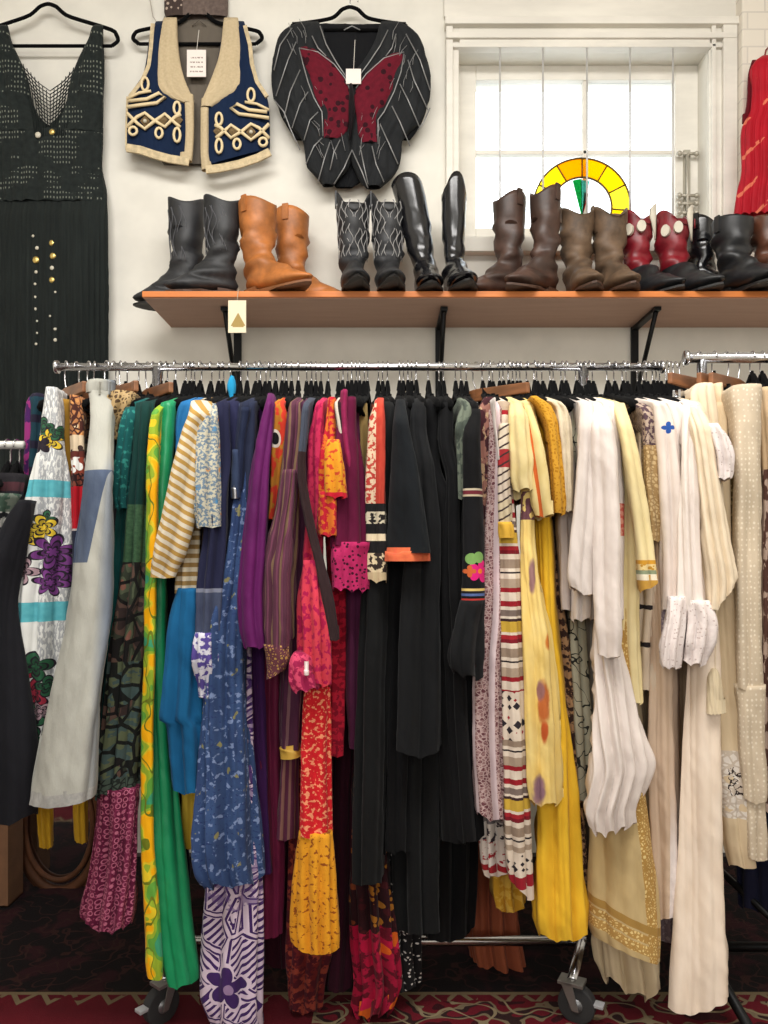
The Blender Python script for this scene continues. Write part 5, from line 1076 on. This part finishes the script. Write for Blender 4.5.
# --- second rail at the right
dot_tulle = fab('cream_dotted_tulle', lambda m: m.spots(4.4, .24, m.mix(m.noise(m.fv(9, 60), 1.0), (194, 176, 150), (214, 198, 174)), [(228, 216, 196)], 3, 1.2, .3, .06))
G('tulle_dress', 'cream dotted tulle dress clipped on the right hand rail', 'dress', '386:732,760 398:730,761 420:732,761 500:732,762 606:733,763 690:735,764', 1.745, dot_tulle,
  [('tier', '684:735,765 740:738,765 790:742,766 800:743,765', 1.74, dot_tulle, dict(tail=.14, lam=.04, amp=.006)), ('tier', '794:744,764 830:746,765 858:749,764', 1.75, dot_tulle, dict(tail=.12, lam=.03, amp=.006))], hang=None, short='dotted tulle dress', lam=.05, amp=.006)
G('ivory_top', 'ivory top clipped at the left end of the right hand rail', 'top', '384:696,712 394:690,714 410:692,716 440:700,716 480:704,716', 1.80, ivory, hang=None, short='ivory clipped top', amp=.008)
G('cream_camisole', 'small cream camisole between ivory top and dotted tulle dress', 'camisole', '384:712,722 400:710,722 440:710,724 500:714,726', 1.83, cream, hang=None, short='cream camisole', amp=.006)
G('brocade_top', 'gold brocade top in the gap before the dotted tulle', 'top', '402:722,734 440:721,734 500:720,734 580:722,734', 1.85, fab('gold_brocade', lambda m: m.cells(4, .2, (190, 164, 112), (120, 96, 56), 3), rough=.5), hang=None, short='gold brocade top')
G('brown_lace_dress', 'brown and white lace dress at the right edge behind the tulle', 'dress', '388:758,772 420:760,776 500:762,780 700:762,782 810:764,784', 1.80, fab('brown_white_lace', lambda m: m.zones(m.v, [(0, (206, 178, 142)), (470, m.blotch(8, .5, (96, 66, 58), (196, 172, 156), 4, 2))])), hang=None, short='brown and white lace dress')
G('navy_skirt', 'long dark navy skirt low at the right edge', 'skirt', '400:764,790 700:748,790 830:738,790 905:740,790', 1.92, solid('ink_navy', (16, 18, 40)), hang=None, short='dark navy skirt', lam=.06, amp=.012)
# ------------------------------------------------------------------ the clothes rack
RZ = zpx(367, RAIL_Y)
RR = .0105
lx, rx = xpx(57, RAIL_Y), xpx(662, RAIL_Y); ulx, urx = xpx(157, RAIL_Y), xpx(583, RAIL_Y)
rk = empty('clothes_rack', ((lx+rx)/2, RAIL_Y, 0), 'long chrome clothes rack on castors packed with garments', 'clothes rack'); l_ = rk.location
MB().tube([(lx, RAIL_Y, RZ), (rx, RAIL_Y, RZ)], RR, 16).build('rail', chrome, rk, rel=l_)
for x in (lx, rx): MB().tube([(x-.004, RAIL_Y, RZ), (x+.004, RAIL_Y, RZ)], RR+.007, 16).build('end_cap', chrome, rk, rel=l_, bevel=.002)
BARZ = .115
for x in (ulx, urx):
    MB().tube([(x, RAIL_Y, RZ), (x, RAIL_Y, BARZ)], .0125, 12).build('upright', chrome, rk, rel=l_)
MB().tube([(ulx, RAIL_Y-.02, BARZ), (urx, RAIL_Y-.02, BARZ)], .0125, 12).build('base_bar', chrome, rk, rel=l_)
black_plastic = plain('black_plastic', (22, 22, 23), .5); rubber = plain('grey_rubber', (36, 36, 37), .8)
for x in (ulx, urx):
    s = -.07 if x > 0 else .07
    MB().tube([(x+s, RAIL_Y-.17, BARZ-.018), (x, RAIL_Y, BARZ), (x, RAIL_Y+.20, BARZ-.018)], .0125, 10).build('foot', chrome, rk, rel=l_)
    for dy in (-.17, .20):
        cx_, cy_ = x+(s if dy < 0 else 0), RAIL_Y+dy
        cb = empty('castor', (cx_, cy_, 0)); cb.parent = rk; cb.location = Vector((cx_, cy_, 0))-Vector(l_); cb.rotation_euler.z = (math.radians(62) if x > 0 else math.radians(-40))*(1 if dy < 0 else -.6)
        W0 = Vector((cx_, cy_, 0))
        MB().tube([(cx_-.013, cy_-.012, .046), (cx_+.013, cy_-.012, .046)], .044, 28).build('wheel', rubber, cb, rel=W0, bevel=.004)
        MB().tube([(cx_-.015, cy_-.012, .046), (cx_+.015, cy_-.012, .046)], .016, 16).build('hub', plain('grey_hub', (120, 120, 122), .4, .6), cb, rel=W0)
        b = MB()
        for sx in (-.020, .017):
            b.add([(cx_+sx, cy_-.020, .036), (cx_+sx, cy_-.004, .036), (cx_+sx, cy_+.024, .1), (cx_+sx, cy_-.004, .1), (cx_+sx+.003, cy_-.020, .036), (cx_+sx+.003, cy_-.004, .036), (cx_+sx+.003, cy_+.024, .1), (cx_+sx+.003, cy_-.004, .1)],
                  [(3,2,1,0), (4,5,6,7), (0,1,5,4), (1,2,6,5), (2,3,7,6), (3,0,4,7)])
        b.box((cx_-.02, cy_-.03, .092), (cx_+.02, cy_+.03, .1)); b.tube([(cx_, cy_, .09), (cx_, cy_, BARZ-.012)], .009, 8)
        b.build('fork', brushed, cb, rel=W0, bevel=.001)
        b = MB(); b.box((cx_-.012, cy_-.075, .052), (cx_+.012, cy_-.03, .060)); b.build('brake_lever', plain('grey_brake', (150, 150, 152), .4), cb, rel=W0, bevel=.002)
# right hand rail and the small rail at the left
RY2 = 1.98; R2Z = zpx(358, RY2); x0 = xpx(686, RY2)
r2 = empty('clothes_rail', (x0+.4, RY2, 0), 'second chrome clothes rail cut by the right edge', 'clothes rack'); l2 = r2.location
MB().tube([(x0, RY2, R2Z), (x0+.9, RY2, R2Z)], .0135, 14).build('rail', chrome, r2, rel=l2)
MB().tube([(x0-.004, RY2, R2Z), (x0+.004, RY2, R2Z)], .019, 14).build('end_cap', chrome, r2, rel=l2)
xu = xpx(694, RY2)
MB().tube([(xu+.02, RY2, R2Z), (xu+.02, RY2, .10)], .0125, 12).build('upright', chrome, r2, rel=l2)
MB().tube([(xu+.02, RY2-.26, .05), (xu+.02, RY2, .10), (xu+.02, RY2+.2, .05)], .012, 10).build('foot', black_metal, r2, rel=l2)
MB().tube([(xu+.02, RY2, .10), (x0+.9, RY2, .10)], .012, 10).build('base_bar', black_metal, r2, rel=l2)
MB().tube([(xu+.02, RY2, .34), (xu+.30, RY2-.25, .08)], .009, 10).build('brace', black_metal, r2, rel=l2)
MB().tube([(x0+.86, RY2, R2Z), (x0+.86, RY2, .05)], .0125, 12).build('upright', chrome, r2, rel=l2)
RY3 = 1.80; R3Z = zpx(445, RY3); x1 = xpx(24, RY3)
white_metal = plain('white_metal', (222, 220, 214), .35, .3)
r3 = empty('small_clothes_rail', (x1-.4, RY3, 0), 'low white clothes rail at the far left edge', 'clothes rack'); l3 = r3.location
MB().tube([(x1-.8, RY3, R3Z), (x1, RY3, R3Z)], .0095, 12).build('rail', white_metal, r3, rel=l3)
MB().tube([(x1-.10, RY3, R3Z), (x1-.10, RY3, .0)], .010, 10).build('upright', white_metal, r3, rel=l3)
MB().tube([(x1-.75, RY3, R3Z), (x1-.75, RY3, .0)], .010, 10).build('upright', white_metal, r3, rel=l3)

# ------------------------------------------------------------------ hangers
def hook_pts(z, r):
    pts = [(0, 0, z-.09), (0, .0, z-.03)]
    for k in range(12):
        a = -.9+k*(PI+1.25)/11
        pts.append((0, -r*math.cos(a)*1.0, z+r*math.sin(a)))
    return pts
def hanger_meshes():
    z = .0    # the centre of the rail
    h = MB(); pts = [(0, 0, -.075), (0, .002, -.05), (0, .012, -.03)]
    for k in range(14):
        a = -.75+k*(PI+.95)/13; pts.append((0, .0158*math.cos(a), .0158*math.sin(a)))
    h.tube(pts, .0019, 6)
    b = MB(); t = .0052
    arm = [(.0, -.070), (.012, -.074), (.05, -.088), (.10, -.102), (.15, -.115), (.19, -.128), (.203, -.142)]
    up = [(y, z_+.006) for y, z_ in arm]; lo = [(y, z_-.010) for y, z_ in arm]
    prof = [(-y, z_) for y, z_ in reversed(up)]+up[1:]+list(reversed(lo))+[(-y, z_) for y, z_ in lo[1:]]
    # arms as one bent bar, swept along Y
    path = [(-y, z_) for y, z_ in reversed(arm)]+arm[1:]
    b.tube([(0, y, z_) for y, z_ in path], [.006]+[.008]*(len(path)-2)+[.006], 8)
    b.add([(-.005, -.05, -.090), (.005, -.05, -.090), (.005, .05, -.090), (-.005, .05, -.090), (-.0045, -.008, -.042), (.0045, -.008, -.042), (.0045, .008, -.042), (-.0045, .008, -.042)], [(3,2,1,0), (4,5,6,7), (0,1,5,4), (1,2,6,5), (2,3,7,6), (3,0,4,7)])
    b.tube([(0, -.2, -.144), (0, .2, -.144)], .0045, 6)
    b.tube([(0, 0, -.034), (0, 0, -.06)], [.004, .008], 8)
    for s in (1, -1): b.tube([(0, s*.075, -.098), (0, s*.075, -.084)], .006, 6)
    return h, b
hh_, hb_ = hanger_meshes()
tmp = hh_.build('hook', chrome); hook_me = tmp.data; bpy.data.objects.remove(tmp)
tmp = hb_.build('shoulder_bar', velvet); bar_me = tmp.data; bpy.data.objects.remove(tmp)
wood_h = plain('hanger_wood', (150, 98, 62), .45, var=.25, scale=8, stretch=(1, 1, 6))
b = MB()
for s in (1, -1):
    b.add([(-.006, 0, -.055), (.006, 0, -.055), (.006, s*.19, -.070), (-.006, s*.19, -.070), (-.006, 0, -.088), (.006, 0, -.088), (.006, s*.19, -.096), (-.006, s*.19, -.096)], [(0,1,2,3), (7,6,5,4), (0,4,5,1), (1,5,6,2), (2,6,7,3), (3,7,4,0)])
tmp = b.build('wooden_bar', wood_h, bevel=.003); wood_me = tmp.data; bpy.data.objects.remove(tmp)
b = MB()
b.tube([(0, -.16, -.118), (0, .16, -.118)], .002, 6)
for s in (1, -1):
    b.box((-.010, s*.14-.010, -.145), (-.004, s*.14+.010, -.105)); b.box((.004, s*.14-.010, -.145), (.010, s*.14+.010, -.105)); b.tube([(-.010, s*.14, -.122), (.010, s*.14, -.122)], .005, 8)
tmp = b.build('clip', chrome, bevel=.001); clip_me = tmp.data; bpy.data.objects.remove(tmp)
rnd = random.Random(3)
def hanger(x, y, z, label, kind='black', group=None, rz=0.0, rx=0.0):
    o = empty('clothes_hanger' if kind == 'black' else 'clip_hanger', (x, y, z), label, 'hanger', group)
    o.rotation_euler = (rx, 0, rz)
    def ch(nm, me):
        q = bpy.data.objects.new(nm, me); C.objects.link(q); q.parent = o
    ch('hook', hook_me)
    if kind == 'black': ch('shoulder_bar', bar_me)
    else: ch('wooden_bar', wood_me); ch('clip', clip_me)
    return o
xs = []
top = RZ+.0
for short, X, kind in sorted(GARMENTS, key=lambda g: g[1]):
    lab = ('black velvet hanger carrying the %s' if kind == 'black' else 'wooden clip hanger holding the %s') % short
    X = min(max(X, lx+.02), rx-.02)
    while any(abs(X-q) < .009 for q in xs): X += .004
    xs.append(X)
    hanger(X, RAIL_Y+rnd.uniform(-.008, .008), RZ-.0015, lab, kind, None, rnd.uniform(-.06, .06) if kind == 'black' else rnd.uniform(.45, .75))
grid = [lx+.03+(rx-lx-.06)*k/76 for k in range(77)]
n_extra = 0
for x in grid:
    if all(abs(x-q) > .0135 for q in xs):
        xs.append(x); n_extra += 1
        hanger(x, RAIL_Y+rnd.uniform(-.008, .008), RZ-.0015, 'black velvet hanger squeezed on the long rail, its garment hidden', 'black', 'hangers whose garment stays hidden', rnd.uniform(-.08, .08))
for i, (px, lab, kind) in enumerate(((700, 'wooden clip hanger with the ivory top on the right rail', 'clip'), (714, 'black hanger with the cream camisole on the right rail', 'black'), (727, 'wooden clip hanger with the gold brocade top', 'clip'),
        (738, 'wooden clip hanger with the dotted tulle dress', 'clip'), (752, 'black hanger for the brown lace dress on the right rail', 'black'), (762, 'black hanger for the navy skirt on the right rail', 'black'))):
    hanger(xpx(px, RY2), RY2, R2Z+.001, lab, kind, None, rnd.uniform(-.1, .1) if kind == 'black' else -.75)
for px, lab in ((8, 'black hanger with the green patterned shirt on the small left rail'), (17, 'black hanger with the maroon necked top on the small left rail')):
    hanger(xpx(px, RY3), RY3, R3Z-.003, lab, 'black', None, rnd.uniform(-.1, .1))
# a turquoise scrap tied to a hanger
s_ = link('turquoise_ribbon', cloth_mesh('turquoise_ribbon', '376:231,233 380:229,235 388:227,236 394:229,235 398:231,233', 1.96, W(232, 398, 1.96), tail=.01, amp=.002), solid('turquoise_cloth', (36, 150, 200)), None, W(232, 398, 1.96))
tag(s_, 'small turquoise ribbon scrap tied on a hanger near the left', 'ribbon')

# ------------------------------------------------------------------ on the floor
rug = M('persian_rug'); o_, x_, y_, z_ = rug.obj()
n1 = rug.noise(rug.vec(x_, y_, 0.0), 9.0, 3.0)
dark = rug.mix(rug.sstep(n1, .5, .6), (14, 8, 10), (40, 13, 19))
n2 = rug.noise(rug.vec(x_, y_, 4.0), 16.0, 1.0)
dark = rug.mix(rug.lt(rug.op('ABSOLUTE', rug.op('SUBTRACT', n2, .5)), .018), dark, (46, 24, 22))
red = rug.mix(n1, (60, 8, 18), (92, 16, 27))
# border: cream stepped hooks along the near edge of the dark band
Y0 = 1.935
tri = rug.op('ABSOLUTE', rug.op('SUBTRACT', rug.op('FRACT', rug.op('MULTIPLY', x_, 1/.075)), .5))
h1 = rug.lt(rug.op('ABSOLUTE', rug.op('SUBTRACT', rug.op('MULTIPLY', rug.op('SUBTRACT', Y0, y_), 9.0), rug.op('MULTIPLY_ADD', tri, .9, -.08))), .09)
line = rug.band(y_, Y0-.006, Y0+.006)
n3 = rug.noise(rug.vec(rug.op('MULTIPLY', x_, .8), y_, 7.0), 14.0, .0)
n4 = rug.noise(rug.vec(x_, rug.op('MULTIPLY', y_, 1.3), 9.0), 11.0, 1.0)
fcol = rug.ramp(n4, [(0, (46, 10, 16)), (.42, (84, 13, 24)), (.52, (104, 90, 70)), (.57, (40, 22, 22)), (.63, (88, 16, 28))])
fcol = rug.mix(rug.lt(rug.op('ABSOLUTE', rug.op('SUBTRACT', n3, .5)), .022), fcol, (120, 106, 82))
near = rug.mix(rug.op('MAXIMUM', rug.mul(h1, rug.gt(n2, .42)), line), red, (104, 90, 68))
near = rug.mix(rug.mul(rug.gt(x_, -.17), rug.lt(y_, Y0-.035)), near, fcol)
col = rug.mix(rug.lt(y_, Y0+.006), dark, near)
rug_m = rug.done(col, .95, rug.noise(rug.vec(x_, y_, 0.0), 400.0, 1.0), .5, sheen=.02, spec=.1)
o = MB().box((-2.2, .3, 0.0), (2.1, 2.80, .006)).build('persian_rug', rug_m, None, None, bevel=.002); tag(o, 'dark maroon patterned rug with cream border figures on the floor', 'rug')
# oval mirror leaning on the wall
fr = empty('oval_mirror', W(55, 890, 2.55), 'oval mirror in a dark brown moulded frame low behind the jeans', 'mirror'); l_ = fr.location
cxm, czm, ym = xpx(60, 2.55), zpx(824, 2.55), 2.55
brownw = plain('brown_frame', (98, 62, 42), .6, var=.3, scale=10, spec=.15)
for r, dy, ww in ((.135, 0, .017), (.112, -.01, .009), (.15, .012, .012)):
    MB().tube([(cxm+r*1.0*math.cos(a), ym+dy, czm+r*1.62*math.sin(a)) for a in [k*2*PI/48 for k in range(48)]], ww, 10, closed=True).build('frame_moulding', brownw, fr, rel=l_)
out = [(cxm+.125*math.cos(a), czm+.21*math.sin(a)) for a in [k*2*PI/48 for k in range(48)]]
MB().prism(out, ym, ym+.008).build('mirror_glass', plain('mirror_silver', (190, 190, 192), .04, 1.0), fr, rel=l_)
yf_ = fab('yellow_fringe', lambda m: m.mix(m.noise(m.fv(2, 14), 1.0), (150, 112, 20), (206, 164, 40)))
sw = empty('fringed_shawl', W(64, 846, 1.86), 'yellow shawl ends hanging below the hem of the pale jeans', 'shawl')
for rws in ('600:56,62 700:46,58 800:38,53 830:39,53 846:42,52', '600:74,82 700:74,86 800:74,88 830:75,88 842:78,86'):
    link('fringe_end', cloth_mesh('fringe_end', rws, 1.86, sw.location, tail=.04, lam=.016, amp=.005, hem=.012), yf_, sw)
link('yoke', cloth_mesh('yoke', '404:74,80 420:72,80 520:66,82 620:56,82', 1.90, sw.location, tail=.06), yf_, sw)
# cardboard box at the left edge
cb_ = empty('cardboard_box', W(-20, 884, 2.45), 'plain brown cardboard box against the wall at the left edge', 'box'); l_ = cb_.location
bxm = plain('cardboard', (120, 84, 58), .85, var=.1)
x0, x1b = xpx(-60, 2.4), xpx(8, 2.4); zb = .006
b = MB(); zt_ = zpx(818, 2.4)
b.box((x0, 2.40, zb), (x1b, 2.405, zt_)).box((x0, 2.495, zb), (x1b, 2.50, zt_)).box((x0, 2.405, zb), (x0+.005, 2.495, zt_)).box((x1b-.005, 2.405, zb), (x1b, 2.495, zt_)).box((x0, 2.4, zb), (x1b, 2.50, zb+.005))
b.build('carton', bxm, cb_, rel=l_)
MB().box((x0, 2.40, zt_), (x1b, 2.448, zt_+.004)).build('flap', bxm, cb_, rel=l_); MB().box((x0, 2.452, zt_), (x1b, 2.50, zt_+.004)).build('flap', bxm, cb_, rel=l_)
cb_.location.z = l_.z

# ------------------------------------------------------------------ light and camera
sc = bpy.context.scene
wd = bpy.data.worlds.new('sky'); sc.world = wd; wd.use_nodes = True
bg_ = wd.node_tree.nodes['Background']; bg_.inputs[0].default_value = (.93, .97, 1.0, 1); bg_.inputs[1].default_value = 3.0
def area(name, loc, rot, sx, sy, e, col=(1, 1, 1)):
    l = bpy.data.lights.new(name, 'AREA'); l.shape = 'RECTANGLE'; l.size = sx; l.size_y = sy; l.energy = e; l.color = col
    o = bpy.data.objects.new(name, l); C.objects.link(o); o.location = loc; o.rotation_euler = rot; return o
area('assumed_ceiling_light', (-.1, .55, 3.42), (math.radians(12), 0, 0), 2.6, .9, 125, (1, .975, .94))  # unseen area light assumed under the ceiling; no lamp is modelled there
area('assumed_front_fill', (-.2, -2.85, 2.1), (math.radians(84), 0, 0), 3.4, 1.8, 78, (1, .985, .96))  # unseen fill light added behind the camera; the front wall has no window
cam = bpy.data.cameras.new('camera'); co = bpy.data.objects.new('camera', cam); C.objects.link(co)
co.location = (0, 0, H); co.rotation_euler = (PI/2, 0, 0)
cam.sensor_fit = 'VERTICAL'; cam.sensor_height = 24.0; cam.lens = F/1024.0*24.0; cam.shift_y = (CY-512.0)/1024.0; cam.clip_start = .02
sc.camera = co
sc.view_settings.view_transform = 'Standard'; sc.view_settings.look = 'None'; sc.view_settings.gamma = 1.0; sc.view_settings.exposure = -0.12
sc.view_settings.use_curve_mapping = False
